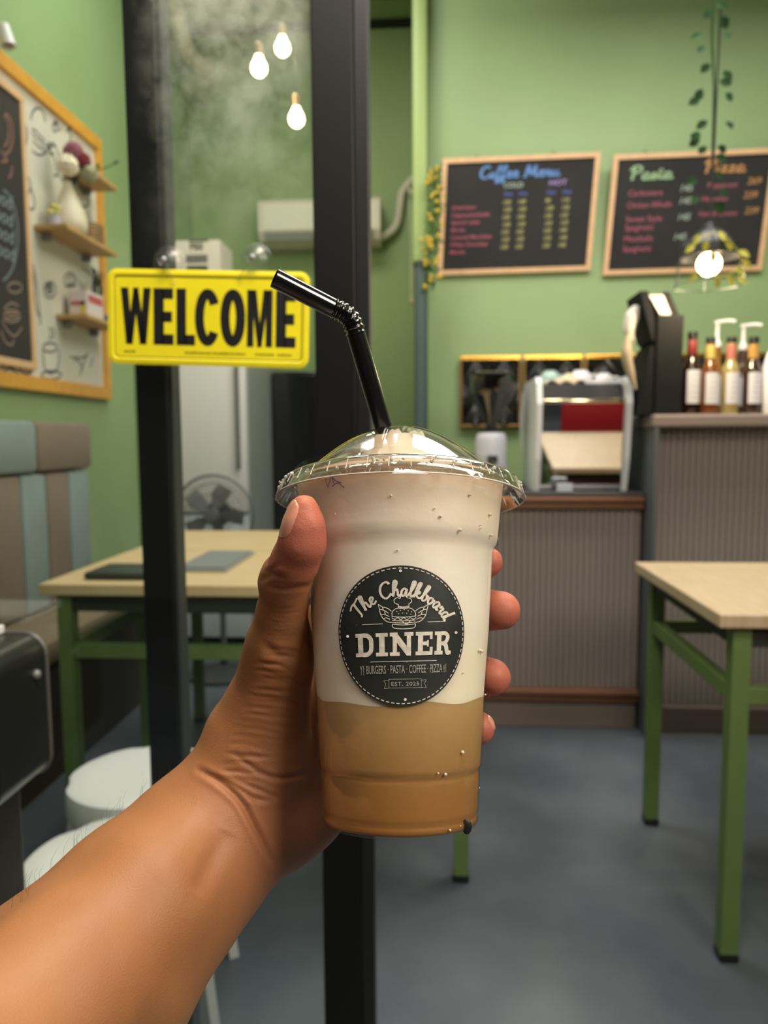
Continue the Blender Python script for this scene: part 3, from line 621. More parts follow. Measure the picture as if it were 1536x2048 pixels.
quilt(q2, q3, 'black quilted gold trimmed panel behind the teal cup')
quilt(q4, q4+.36, 'black quilted gold trimmed panel behind the white upturned cup')
quilt(q4+.40, q4+.40+.5, 'black quilted gold trimmed panel behind the syrup bottles')

# ================================================================== coffee grinder
gx, gy, gz = .232, 3.12, .901
gr = thing('coffee_grinder', (gx,gy,gz), 'white coffee grinder with a smoky conical bean hopper', 'grinder')
MB().lathe([(0,0),(.075,0),(.078,.01),(.068,.03),(.064,.10),(.064,.19),(.058,.215),(.045,.225),(0,.225)], (gx,gy,gz), n=32).build('body', mat('grinder_white', (206,208,218), rough=.4), gr, smooth=True)
MB().lathe([(0,.225),(.05,.225),(.05,.235),(.022,.25),(.022,.27),(0,.27)], (gx,gy,gz), n=24).build('collar', BLACKP, gr, smooth=True)
MB().lathe([(.02,.25),(.03,.28),(.088,.372),(.095,.385),(.095,.452),(.091,.452),(.091,.388),(.084,.376),(.026,.285),(.016,.25)], (gx,gy,gz), n=28).build('hopper', clear('smoky_hopper', tint=(.38,.37,.36), lo=.1, hi=.5), gr, smooth=True)
MB().lathe([(0,.265),(.018,.27),(.026,.292),(.072,.360),(.05,.375),(0,.38)], (gx,gy,gz), n=24).build('coffee_beans', mat('coffee_beans', (42,34,28), rough=.6, bump=.8, bscale=180), gr, smooth=True)
MB().lathe([(0,.4525),(.096,.4525),(.098,.460),(.05,.468),(0,.470)], (gx,gy,gz), n=28).build('hopper_lid', mat('smoky_lid', (50,52,52), rough=.3), gr, smooth=True)
MB().box((gx-.02,gy-.095,gz+.10),(gx+.02,gy-.06,gz+.13),.004).build('spout', BLACKP, gr)

# ================================================================== espresso machine seen from its mirrored back
mx0, mx1, my0, my1, mz = .398, .700, 2.845, 3.33, .901
em = thing('espresso_machine', ((mx0+mx1)/2, 3.1, mz), 'white espresso machine with a mirrored back on the low counter', 'coffee machine')
MB().box((mx0+.012,my0+.06,mz+.03),(mx1-.012,my1,mz+.33), .008).build('body', mat('machine_dark', (46,48,50), rough=.4), em)
# mirror back, leaning towards the room at the top
mb = MB(); th = .006; zt, zb = mz+.325, mz+.008; yt, yb_ = my0-.012, my0+.032
mb.add([(mx0,yb_,zb),(mx1,yb_,zb),(mx1,yt,zt),(mx0,yt,zt),(mx0,yb_+th,zb),(mx1,yb_+th,zb),(mx1,yt+th,zt),(mx0,yt+th,zt)], [(0,1,2,3),(4,7,6,5),(0,4,5,1),(1,5,6,2),(2,6,7,3),(3,7,4,0)])
mb.build('mirror_panel', CHROME, em)
MB().box((mx0,yt-.006,zt),(mx1,yt+.02,zt+.018), .004).build('top_lip', mat('polished_lip', (240,226,190), rough=.15, metal=.9), em, smooth=True)
MB().box((mx0+.005,yt+.03,zt+.0),(mx1-.005,my1-.02,zt+.075), .006).build('cup_tray_guard', mat('tray_dark', (52,54,58), rough=.4), em)
for sx, xx in ((-1,mx0),(1,mx1)):
    prof = [(my0+.03,mz),(my0-.005,mz+.12),(my0-.03,zt),(my0-.01,zt+.075),(my0+.03,zt+.10),(my1-.15,zt+.10),(my1-.02,zt+.055),(my1+.04,zt-.03),(my1+.02,zt-.14),(my1-.09,mz+.13),(my1-.10,mz)]
    x_a, x_b = (xx-.022, xx-.001) if sx < 0 else (xx+.001, xx+.022)
    MB().prism([Vector((x_a, a_, b_)) for a_, b_ in prof], (x_b-x_a,0,0)).build('side_panel', mat('machine_white', (232,234,238), rough=.3), em)
for sx in (mx0+.04, mx1-.04):
    for sy in (my0+.09, my1-.15): MB().lathe([(0,0),(.016,0),(.016,.035),(0,.035)], (sx,sy,mz-.0005), n=12).build('foot', BLACKP, em)
zt2 = zt+.0755
def cup(x, y, r, h, m, label, z=None):
    z = zt2 if z is None else z
    t = thing('coffee_cup', (x,y,z), label, 'cup', 'upturned cups on the espresso machine')
    MB().lathe([(r,0),(r*.98,h*.25),(r*.85,h*.6),(r*.6,h*.88),(r*.5,h*.92),(r*.5,h),(r*.42,h),(r*.40,h*.93),(0,h*.93),(0,h*.86),(r*.5,h*.84),(r*.8,h*.55),(r*.93,h*.2),(r*.95,0),(r,0)], (x,y,z), n=28).build('bowl', m, t, smooth=True)
    MB().tube([(x+r*.9,y,z+h*.25),(x+r*1.35,y,z+h*.35),(x+r*1.3,y,z+h*.65),(x+r*.78,y,z+h*.68)], .004, 8, smooth=4).build('handle', m, t, smooth=True)
cup(.452, 3.02, .047, .062, mat('celadon', (160,186,176), rough=.3), 'pale teal cup upturned at the left end of the machine top')
cup(.570, 3.02, .050, .062, WHITEM, 'white cup upturned in the middle of the machine top')
cup(.656, 3.00, .040, .048, WHITEM, 'small white cup upturned at the right end of the machine top')
cl = MB(); nx, ny = 20, 10; vs = []; fs = []
for i in range(nx+1):
    for j in range(ny+1):
        u, v = i/nx, j/ny; vs.append((.41+u*.15, 2.862+v*.07, zt+.076+.012*abs(math.sin(u*9+v*4))+.03*math.exp(-((u-.6)/.25)**2)*math.sin(v*math.pi)))
for i in range(nx):
    for j in range(ny): a_ = i*(ny+1)+j; fs.append((a_, a_+ny+1, a_+ny+2, a_+1))
n0 = len(vs); vs += [(v_[0], v_[1], v_[2]-.006) for v_ in vs]; fs += [tuple(n0+q for q in f[::-1]) for f in fs]
tag(cl.add(vs, fs).build('cloth', mat('beige_cloth', (200,184,158), rough=.9), None, smooth=True), 'crumpled beige cloth on the front edge of the machine top', 'cloth')
o = MB().box((.452,2.806,.901),(.508,2.822,.932), .002).build('card_holder', mat('pale_card', (190,196,208), rough=.5), None); tag(o, 'small pale card holder standing before the mirrored machine back', 'card holder')

# ================================================================== black dispenser with paper and lids on the bar
dx0, dx1, dz = .775, .868, 1.1805
DSP = mat('matt_black', (17,17,18), rough=.75, spec=.25)
dp = thing('napkin_dispenser', (.83,2.85,dz), 'black cup and napkin dispenser at the left end of the bar counter', 'dispenser')
MB().box((dx0,2.73,dz),(dx1,2.95,dz+.345), .006).build('body', DSP, dp)
def lean(x0, x1, xt0, xt1, z0, z1): return MB().prism([Vector((x0,2.74,z0)), Vector((x1,2.74,z0)), Vector((xt1,2.74,z1)), Vector((xt0,2.74,z1))], (0,.19,0))
lean(dx0-.012, dx0+.012, .718, .744, dz+.26, dz+.43).build('divider', DSP, dp)
lean(dx0+.052, dx0+.078, .800, .818, dz+.346, dz+.425).build('divider', DSP, dp)
lean(dx0-.045, dx0-.001, .758, .774, dz, dz+.24).build('side_tray', DSP, dp)
PAP = mat('white_paper', (222,216,202), rough=.8, bump=.4, bscale=40)
o = lean(dx0+.014, dx0+.050, .748, .796, dz+.3475, dz+.415).build('napkin_stack', PAP, None); tag(o, 'white napkin stack between the two dividers of the black dispenser', 'napkins')
pb = thing('paper_bag', (.69,2.76,dz+.12), 'crumpled pale paper and lids hanging off the left of the black dispenser', 'paper bag')
MB().tube([(.722,2.80,dz+.385),(.705,2.79,dz+.35),(.695,2.79,dz+.30),(.712,2.79,dz+.26)], [.012,.026,.022,.006], 9, smooth=5).build('upper_fold', PAP, pb, smooth=True)
MB().tube([(.690,2.77,dz+.285),(.680,2.76,dz+.22),(.695,2.76,dz+.15),(.715,2.76,dz+.09)], [.008,.020,.016,.005], 9, smooth=5).build('lower_fold', mat('crumpled_paper', (170,156,130), rough=.8, bump=.6, bscale=30), pb, smooth=True)

# ================================================================== syrup bottles
def bottle(px, yy, hh, r, glassc, collar, capc, label, lab=(206,206,214), pump=False):
    x = PY(px, 800, yy).x; z = 1.1805
    t = thing('syrup_bottle', (x,yy,z), label, 'bottle', 'syrup bottles on the bar counter')
    MB().lathe([(0,0),(r*.95,0),(r,.006),(r,hh*.56),(r*.93,hh*.61),(r*.62,hh*.68),(r*.54,hh*.72),(r*.52,hh*.93),(0,hh*.93)], (x,yy,z), n=24).build('bottle_body', mat('syrup_%d_%d' % (glassc[0], glassc[1]), glassc, rough=.12, coat=.6), t, smooth=True)
    rl = r+.0006; mb = MB()
    a0 = -1.9; a1 = -1.0; n = 8
    for i in range(n+1):
        a_ = a0-.45+(a1-a0+.9)*i/n; mb.v += [Vector((x+rl*math.cos(a_), yy+rl*math.sin(a_), z+hh*.14)), Vector((x+rl*math.cos(a_), yy+rl*math.sin(a_), z+hh*.54))]
    mb.f = [(2*i, 2*i+2, 2*i+3, 2*i+1) for i in range(n)]; lb = mb.build('label', mat('bottle_label_%d' % lab[0], lab, rough=.7), t)
    mb = MB(); rl2 = rl+.0004
    for j in range(5):
        zz = z+hh*(.48-.07*j)
        for i in range(4):
            a_ = -1.8+i*.18; w_ = .12
            mb.add([(x+rl2*math.cos(a_), yy+rl2*math.sin(a_), zz), (x+rl2*math.cos(a_+w_), yy+rl2*math.sin(a_+w_), zz), (x+rl2*math.cos(a_+w_), yy+rl2*math.sin(a_+w_), zz+.004), (x+rl2*math.cos(a_), yy+rl2*math.sin(a_), zz+.004)], [(0,1,2,3)])
    mb.build('label_print', mat('label_grey', (150,150,160), rough=.8), lb)
    if collar: MB().lathe([(r*.53,hh*.725),(r*.57,hh*.73),(r*.56,hh*.90),(r*.52,hh*.905)], (x,yy,z), n=20).build('neck_label', mat('neck_%d_%d' % (collar[0], collar[1]), collar, rough=.6), t, smooth=True)
    if pump:
        MB().lathe([(0,hh*.93),(r*.5,hh*.93),(r*.5,hh*.99),(r*.25,hh*1.02),(.007,hh*1.03),(.007,hh*1.24),(.012,hh*1.245),(.012,hh*1.28),(0,hh*1.285)], (x,yy,z), n=16).build('pump', WHITEM, t, smooth=True)
        MB().tube([(x,yy,z+hh*1.265),(x+.035,yy-.02,z+hh*1.27),(x+.055,yy-.03,z+hh*1.25)], .006, 8).build('spout', WHITEM, t, smooth=True)
    else: MB().lathe([(0,hh*.93),(r*.56,hh*.93),(r*.56,hh*1.0),(0,hh*1.0)], (x,yy,z), n=16).build('cap', mat('cap_%d' % capc[0], capc, rough=.4), t, smooth=True)
BK = (22,22,24)
bottle(1381, 2.85, .30, .031, (38,18,14), (118,36,30), BK, 'dark red syrup bottle touching the black dispenser')
bottle(1418, 2.82, .275, .031, (104,58,24), (172,156,84), BK, 'amber syrup bottle with white label, second from the dispenser')
bottle(1430, 2.98, .28, .031, (134,92,38), None, BK, 'amber bottle with tall white pump, behind the front row', pump=True)
bottle(1459, 2.82, .275, .031, (150,136,88), (168,100,88), BK, 'pale yellow syrup bottle with pink neck label')
bottle(1503, 2.82, .275, .031, (56,34,26), (176,134,60), BK, 'dark brown syrup bottle with orange neck label')
bottle(1482, 3.00, .27, .031, (60,40,30), None, BK, 'brown bottle with white pump, behind the orange necked bottle', pump=True)
o = MB().lathe([(0,0),(.036,0),(.04,.01),(.042,.17),(.03,.215),(.014,.24),(.012,.27),(0,.27)], (PY(1549,800,2.8).x,2.80,1.1805), n=24).build('squeeze_bottle', WHITE, None, smooth=True); tag(o, 'white squeeze bottle at the right edge of the photograph, beside the syrups', 'bottle')

# ================================================================== left wall: mural, chalkboard, shelves
XW = -1.557
def WP(px, py, off=.02): return PX_(px, py, XW+off)
mu = thing('mural_board', (XW,3.0,1.28), 'large white doodled wall board with amber wooden frame', 'wall board')
ya, yb2, za, zb2 = 1.7, 3.506, 1.292, 2.475
MB().box((XW+.001,ya,za),(XW+.012,yb2,zb2)).build('panel', mat('white_mural', (212,208,196), rough=.7), mu)
for a_, b_ in (((XW+.001,ya,za-.0),(XW+.03,yb2,za+.055)),((XW+.001,ya,zb2-.055),(XW+.03,yb2,zb2)),((XW+.001,yb2-.05,za+.055),(XW+.03,yb2,zb2-.055)),((XW+.001,ya,za+.055),(XW+.03,ya+.05,zb2-.055))):
    MB().box(a_, b_, .003).build('frame_rail', YWOOD, mu)
INK = mat('doodle_ink', (78,80,90), rough=.8)
def doodle(strokes, w=.008, off=.0128, m=INK, par=mu, name='doodle'):
    mb = MB(); 
    for s_ in strokes:
        pts = [WP(px, py, off) for px, py in s_]; p2 = [(p.y, p.z) for p in pts]
        ribbon(mb, lambda u, v: Vector((XW+off, u, v)), p2, w, 5)
    return mb.build(name, m, par)
def ell(cx, cy, rx, ry, a0=0, a1=360, n=16): return [(cx+rx*math.cos(math.radians(a0+(a1-a0)*i/n)), cy+ry*math.sin(math.radians(a0+(a1-a0)*i/n))) for i in range(n+1)]
doodle([ell(76,240,14,24,180,370), [(64,258),(72,262),(80,272),(90,282)], [(64,266),(74,276),(84,286),(94,294)], ell(80,290,18,20,0,150), [(66,280),(76,292),(92,302)]])       # burger
doodle([ell(53,372,8,18), [(46,380),(56,412),(66,420)], [(62,376),(70,405),(66,420)]])
doodle([ell(100,580,12,16), ell(99,578,6,9), ell(99,577,3,4)]); doodle([ell(140,560,12,14), ell(141,560,6,7), [(130,572),(152,572)]])
doodle([[(62,530),(68,560),(70,600),(76,630)], [(66,528),(73,565),(80,632)], [(76,630),(80,632),(81,650)]])
doodle([ell(100,695,14,9), [(86,698),(88,730),(96,745),(108,745),(117,730),(118,700)], ell(103,750,20,8), [(98,680),(103,665),(98,655)], [(105,680),(109,664),(104,654)]])
doodle([[(2,738),(14,728),(24,736),(34,732),(44,744),(56,748),(66,740)], [(8,744),(18,736),(30,742),(42,752),(54,754)], [(22,744),(24,756)]])
doodle([[(140,712),(150,718),(160,725),(166,740)], [(176,705),(170,720),(164,735),(160,752)], [(150,712),(160,716),(172,712)], [(186,715),(180,735)]])
doodle([ell(110,255,5,8), ell(112,246,3,4), [(118,262),(122,256)]]); doodle([ell(50,270,4,22,-60,80)]); doodle([ell(170,400,9,14,-90,140), [(176,420),(180,440),(176,460)]])
cbd = thing('chalkboard', (XW,2.6,1.45), 'large framed chalkboard with chalk drawings on the left mural board', 'chalkboard')
cy1 = WP(56,450,.04).y; cz0 = WP(56,722,.04).z; cz1 = WP(36,196,.04).z; cy0 = 1.9
MB().box((XW+.0125,cy0,cz0),(XW+.028,cy1,cz1)).build('slate', mat('left_slate', (54,50,46), rough=.75, col2=(40,38,38), vscale=4), cbd)
for a_, b_ in (((XW+.0125,cy0,cz0-.028),(XW+.036,cy1+.026,cz0)),((XW+.0125,cy0,cz1),(XW+.036,cy1+.026,cz1+.028)),((XW+.0125,cy1,cz0),(XW+.036,cy1+.026,cz1))):
    MB().box(a_, b_, .003).build('frame_rail', PINE, cbd)
CH = mat('dusty_chalk', (150,126,112), rough=.9); CH2 = mat('blue_chalk', (120,132,138), rough=.9)
doodle([ell(10,268,16,40,-90,90), ell(8,262,10,30,-90,90), ell(10,340,14,18,-120,60), [(2,300),(12,316),(22,330)]], .008, .0285, mat('rose_chalk', (150,104,96), rough=.9), cbd, 'chalk_drawing')
doodle([ell(0,470,36,92,-80,80)], .008, .0285, CH2, cbd, 'chalk_drawing')
doodle([[(8,618),(22,606),(38,612)], [(4,640),(14,660),(30,672),(44,655)], [(2,660),(10,682),(22,690),(28,680)], [(14,628),(36,626)], [(12,636),(38,634)], ell(30,575,14,10), ell(24,632,16,12)], .007, .0285, CH, cbd, 'chalk_drawing')
mb = MB(); f3 = lambda u, v: Vector((XW+.0287, u, v))
for i, st in enumerate(('good', 'food', 'good', 'mood')): text_add(mb, f3, WP(26,430,.03).y, WP(14,415+i*34,.03).z, st, .075, shear=.2, bold=.0012, align='RIGHT')
mb.build('chalk_writing', CH2, cbd)
SHW = mat('shelf_wood', (190,152,96), rough=.5, var=.08, vscale=10, stretch=(1,6,1))
def shelf(y0, y1, z, label, d=.145):
    t = thing('wall_shelf', (XW+.01,(y0+y1)/2,z), label, 'shelf', None)
    MB().box((XW+.0135,y0,z),(XW+d,y1,z+.018), .002).build('board', SHW, t)
    for yy in (y0+.06, y1-.06): MB().box((XW+.0135,yy-.008,z-.03),(XW+.05,yy+.008,z-.0005),.002).build('bracket', GREY, t)
shelf(2.89, 3.355, 1.915, 'small wooden wall shelf carrying the white vase')
shelf(3.03, 3.40, 1.598, 'small wooden wall shelf carrying the red and white box')
shelf(3.14, 3.38, 2.205, 'small wooden wall shelf, highest, partly hidden by the flowers')
# vase and flowers
vx, vy, vz = XW+.088, 3.03, 1.9335
va = thing('flower_vase', (vx,vy,vz), 'white teardrop vase on the middle left wall shelf', 'vase')
MB().lathe([(0,0),(.058,0),(.068,.012),(.070,.04),(.058,.09),(.036,.14),(.021,.175),(.018,.20),(.014,.20),(.014,.15),(0,.14)], (vx,vy,vz), n=28).build('body', mat('vase_white', (226,216,192), rough=.5), va, smooth=True)
fw = [(148,305,'dusty_rose',(150,92,104),.041,'dusty pink pompom flower at the top of the vase bunch'),(166,322,'deep_red',(120,36,44),.033,'deep red pompom flower between pink and white ones'),(136,330,'cream_bloom',(240,230,206),.042,'cream white pompom flower at the left of the bunch'),(178,345,'sage_bloom',(168,170,140),.037,'sage green pompom flower at the right of the bunch')]
for i, (px, py, nm, cc, rr_, lab) in enumerate(fw):
    c = PY(px, py, vy+(.01*i-.02 if i != 2 else -.045)); t = thing('pompom_flower', (vx,vy,vz+.15), lab, 'flower', 'flowers in the white vase')
    MB().tube([(vx+.002*i-.004,vy,vz+.17), (vx*.6+c.x*.4, vy, vz+.22), c], .002, 5, smooth=3).build('stem', LEAF, t)
    mb = MB(); mb.ball(c, rr_, 22)
    r9 = random.Random(i)
    mb.v = [c+(v_-c)*r9.uniform(.86,1.06) for v_ in mb.v]; mb.build('bloom', mat(nm, cc, rough=.9, bump=.8, bscale=150), t)
t = thing('twig_spray', (vx,vy,vz+.15), 'thin dark green leafy twigs sticking out of the white vase', 'twigs')
for tw in ([(120,390),(130,350),(142,305),(140,255)], [(120,390),(125,340),(112,295),(96,285)], [(130,390),(170,345),(195,340),(226,330)], [(120,395),(118,350),(108,312)], [(125,385),(150,360),(165,370)]):
    pts = [PY(a_, b_, vy+.0) for a_, b_ in tw]; pts[0] = Vector((vx,vy,vz+.17)); o = MB().tube(pts, .0022, 5, smooth=4).build('twig', LEAF, t)
    for q in range(1, len(pts)):
        leaf_mb(pts[q], (random.uniform(-1,1), .2, random.uniform(-.6,1)), (0,-1,.3), .03, .014).build('leaf', LEAF, o)
# small things on shelves
t = thing('flower_pot', (XW+.07,2.985,1.9335), 'tiny glass pot with yellow flowers left of the white vase', 'pot')
MB().lathe([(0,0),(.02,0),(.024,.045),(.021,.045),(.018,.004),(0,.004)], (XW+.07,2.945,1.9335), n=16).build('pot', mat('lilac_glass', (190,190,210), rough=.3), t, smooth=True)
mb = MB()
for i in range(9): mb.ball((XW+.07+random.uniform(-.015,.015),2.945+random.uniform(-.015,.015),1.9335+random.uniform(.045,.085)), .011, 6)
mb.build('blossoms', mat('blossom_yellow', (206,198,110), rough=.8), t)
t = thing('wicker_basket', (XW+.08,3.26,1.9335), 'small brown wicker basket at the far end of the vase shelf', 'basket')
mb = MB()
for j in range(7): mb.tube([(XW+.08+(.036+.002*(j%2))*math.cos(a_*math.pi/8), 3.26+(.05+.002*(j%2))*math.sin(a_*math.pi/8), 1.949+j*.0125) for a_ in range(17)], .005, 5, cap=False)
for a_ in range(16): mb.tube([(XW+.08+.036*math.cos(a_*math.pi/8), 3.26+.05*math.sin(a_*math.pi/8), 1.9335), (XW+.08+.038*math.cos(a_*math.pi/8), 3.26+.052*math.sin(a_*math.pi/8), 2.03)], .003, 5)
mb.build('weave', mat('wicker', (150,122,84), rough=.8), t)
z3 = 1.6165
t = thing('food_box', (XW+.08,3.18,z3), 'white box with red and yellow print on the lowest wall shelf', 'box')
MB().box((XW+.04,3.09,z3),(XW+.12,3.24,z3+.105), .002).build('body', mat('box_white', (216,206,204), rough=.6), t)
MB().box((XW+.05,3.0885,z3+.045),(XW+.11,3.0896,z3+.06)).build('red_print', mat('box_red', (190,84,84), rough=.6), t)
MB().box((XW+.09,3.0885,z3+.005),(XW+.112,3.0896,z3+.06)).build('yellow_print', mat('box_yellow', (216,190,90), rough=.6), t)
MB().box((XW+.1201,3.10,z3+.06),(XW+.1212,3.23,z3+.09)).build('red_print', MC['box_red'], t)
o = MB().ball((XW+.11,3.315,z3+.021), .021, 14).build('ball', mat('toy_blue', (44,92,170), rough=.4), None, smooth=True); tag(o, 'small blue ball on the lowest wall shelf', 'ball')
t = thing('dried_grass', (XW+.07,3.28,z3), 'dark dried grass bundle in a small pot behind the food box', 'plant')
MB().lathe([(0,0),(.022,0),(.028,.05),(.024,.05),(.02,.005),(0,.005)], (XW+.07,3.28,z3), n=14).build('pot', mat('pot_white', (190,186,178), rough=.6), t, smooth=True)
for i in range(9): MB().tube([(XW+.07,3.28,z3+.02),(XW+.07+random.uniform(-.02,.02),3.28+random.uniform(-.04,.04),z3+.15),(XW+.07+random.uniform(-.03,.04),3.28+random.uniform(-.09,.07),z3+.22)], [.002,.005,.003], 5, smooth=3).build('blade', mat('dried_dark', (74,76,66), rough=.8), t)
# white spot lamp at the left edge high on the wall
c = PX_(6,70,XW+.06); t = thing('spot_lamp', c, 'small white spot lamp high on the left wall above the board', 'lamp')
MB().lathe([(0,0),(.022,0),(.026,.07),(.024,.07),(.02,.005),(0,.005)], c+Vector((0,0,.03)), (.25,0,-1), 16).build('head', WHITEM, t, smooth=True)
MB().tube([c+Vector((0,0,.03)), (XW+.002,c.y,c.z+.06)], .008, 8).build('arm', WHITEM, t)
# ================================================================== WELCOME sign and suction cups
def fit_text(mb, mapf, x0, y0, x1, y1, st, bold=.0, rot=0., spacing=1.):
    vs, fs = text_geo(st, 1.0, bold=bold, spacing=spacing)
    ax = min(v[0] for v in vs); bx_ = max(v[0] for v in vs); ay = min(v[1] for v in vs); by = max(v[1] for v in vs)
    cx, cy = (x0+x1)/2, (y0+y1)/2; c, s_ = math.cos(rot), math.sin(rot); out = []
    for a_, b_ in vs:
        u = x0+(a_-ax)/(bx_-ax)*(x1-x0)-cx; v = y0+(b_-ay)/(by-ay)*(y1-y0)-cy
        out.append(mapf(cx+u*c-v*s_, cy+u*s_+v*c))
    mb.add(out, fs)
sc_ = PY(416, 637, .912); sw, sh = .2485, .1135; ro = math.radians(-2.15)
SU = Vector((math.cos(ro),0,math.sin(ro))); SV = Vector((-math.sin(ro),0,math.cos(ro))); SV = (SV+Vector((0,-.02,0))).normalized()
sf = lambda u, v, d=0.: sc_+SU*u+SV*v+Vector((0,-1,0))*d
sg = thing('welcome_sign', sc_-SV*(sh/2), 'yellow plastic sign reading WELCOME in black, hung on the glass', 'sign')
def rrect(w_, h_, r, n=6):
    p = []
    for cx, cy, a0 in ((w_/2-r,h_/2-r,0),(-w_/2+r,h_/2-r,90),(-w_/2+r,-h_/2+r,180),(w_/2-r,-h_/2+r,270)):
        for q in range(n+1): an = math.radians(a0+90*q/n); p.append((cx+r*math.cos(an), cy+r*math.sin(an)))
    return p
YEL = mat('sign_yellow', (230,216,34), rough=.35, var=.04, vscale=20)
MB().prism([sf(u, v, .0) for u, v in rrect(sw, sh, .012)], (0,-.0012,0)).build('plate', YEL, sg)
def ring_strip(p_out, p_in, d0, nm, m, par, ff=sf):
    n = len(p_out); return MB().add([ff(u, v, d0) for u, v in p_out]+[ff(u, v, d0) for u, v in p_in], [(i, (i+1) % n, n+(i+1) % n, n+i) for i in range(n)]).build(nm, m, par)
SBK = mat('sign_black', (14,14,14), rough=.5)
ring_strip(rrect(sw-.0165,sh-.0165,.006), rrect(sw-.0185,sh-.0185,.005), .0015, 'border_line', SBK, sg)
# embossed rim
mb = MB(); 
for a_, b_, d0, d1 in ((0,.004,.0012,.0022),(.004,.0065,.0022,.0022),(.0065,.0085,.0022,.0012)):
    po, pi_ = rrect(sw-2*a_, sh-2*a_, max(.012-a_,.004)), rrect(sw-2*b_, sh-2*b_, max(.012-b_,.004)); n = len(po); k0 = len(mb.v)
    mb.v += [sf(u, v, d0) for u, v in po]+[sf(u, v, d1) for u, v in pi_]; mb.f += [(k0+i, k0+(i+1) % n, k0+n+(i+1) % n, k0+n+i) for i in range(n)]
mb.build('embossed_rim', YEL, sg, smooth=True)
mb = MB()
def LW(x0, w_, quads=(), curves=(), cw=.0):
    z0, hh = -.0325, .067; f = lambda a, b: sf(x0+a*w_, z0+b*hh, .0016)
    for q in quads: mb.add([f(*p) for p in q], [tuple(range(len(q)))])
    for cv in curves: ribbon(mb, lambda u, v: sf(u, v, .0016), [(x0+a*w_, z0+b*hh) for a, b in cv], cw, 6)
Eq = [[(0,0),(.42,0),(.42,1),(0,1)], [(.4,0),(1,0),(1,.17),(.4,.17)], [(.4,.83),(.97,.83),(.97,1),(.4,1)], [(.4,.42),(.9,.42),(.9,.585),(.4,.585)]]
LW(-.1075, .0375, [[(0,1),(.25,1),(.39,0),(.16,0)], [(.17,0),(.38,0),(.60,1),(.42,1)], [(.40,1),(.58,1),(.83,0),(.62,0)], [(.61,0),(.84,0),(1,1),(.75,1)]])
Eq = [[(0,0),(.52,0),(.52,1),(0,1)], [(.4,0),(1,0),(1,.185),(.4,.185)], [(.4,.815),(.98,.815),(.98,1),(.4,1)], [(.4,.405),(.92,.405),(.92,.59),(.4,.59)]]
LW(-.0670, .0250, Eq)
LW(-.0385, .0230, [Eq[0], Eq[1]])
oc = lambda a0, a1: [(.5+.32*math.cos(math.radians(a)), .5+.42*math.sin(math.radians(a))) for a in range(a0, a1+1, 12)]
LW(-.0158, .0315, (), [oc(34, 330)], .0112)
LW(.0160, .0300, (), [oc(0, 360)], .0115)
LW(.0485, .0310, [[(0,0),(.26,0),(.26,1),(0,1)], [(.74,0),(1,0),(1,1),(.74,1)], [(.12,1),(.36,1),(.60,0),(.42,0)], [(.88,1),(.64,1),(.40,0),(.58,0)]])
LW(.0835, .0245, Eq)
mb.build('lettering', SBK, sg)
mb = MB(); rr9 = random.Random(5)
for u0, u1 in ((-.104,-.092),(-.028,.004),(.006,.046),(.058,.082),(.086,.104)):
    u = u0
    while u < u1:
        w_ = rr9.uniform(.0008,.0022); mb.add([sf(u,-.0425,.0016), sf(u+w_,-.0425,.0016), sf(u+w_,-.0405-rr9.uniform(-.0006,.0006),.0016), sf(u,-.0405,.0016)], [(0,1,2,3)]); u += w_+.0007
mb.build('fine_print', mat('fine_print', (60,58,10), rough=.6), sg, kind='stuff')
CUPM = clear('suction_clear', tint=(.93,.93,.93), lo=.04, hi=.30, rough=.35, edge=.45)
def suction(px, py, label, hx, hz):
    c = PY(px, py, .918); t = thing('suction_cup', c, label, 'suction cup')
    MB().lathe([(.0195,.0),(.0185,-.0025),(.014,-.006),(.008,-.009),(.0055,-.010),(.0055,-.013),(.0085,-.015),(.0085,-.018),(0,-.019)], c, (0,1,0), 36).build('cup', CUPM, t, smooth=True)
    MB().ball(c+Vector((0,-.0165,0)), .0036, 12).build('knob', mat('clear_knob', (176,178,186), rough=.35), t, smooth=True)
    MB().tube([c+Vector((-.004,-.0145,0)), c+Vector((hx*.4,-.014,hz*.4)), c+Vector((hx,-.012,hz)), c+Vector((hx*1.1,-.010,hz*1.25)), c+Vector((hx*1.5,-.008,hz*1.1))], .0013, 8, smooth=5).build('hook', CUPM, t, smooth=True)
suction(338, 525, 'left clear suction cup holding the yellow sign, overlapping the black post', .007, -.022)
suction(512, 520, 'right clear suction cup holding the yellow sign beside the straw tip', -.016, -.020)

# ================================================================== the iced drink
AL = math.atan((1310-1024)/FPX); DC = .295
dirc = ray(800, 1310).normalized(); P0 = CAM+dirc*DC
AX = (UP-dirc*UP.dot(dirc)).normalized(); SD = dirc.cross(AX).normalized(); NF = -dirc
zc0, yc0 = DC*math.cos(AL), -DC*math.sin(AL)
def hy(y): k = (1024-y)/FPX; return (k*zc0-yc0)/(math.cos(AL)-k*math.sin(AL))
def rad(hw, h): return hw/FPX*(zc0+h*math.sin(AL))*.986
def cyl(R, phi, h): return P0+AX*h+(SD*math.sin(phi)+NF*math.cos(phi))*R
PRF = [(1646,146),(1642,154),(1634,157.5),(1628,158.5),(1624,156.5),(1619,156.5),(1614,159),(1560,161),(1541,161.5),(1537,160),(1532,161),(1527,165),(1373,173),(1256,182),(1110,188),(1101,188.8),(1096,192),(1090,198),(1082,199),(1020,205),(960,212),(950,213.5)]
CP = [(rad(w_, hy(y)), hy(y)) for y, w_ in PRF]
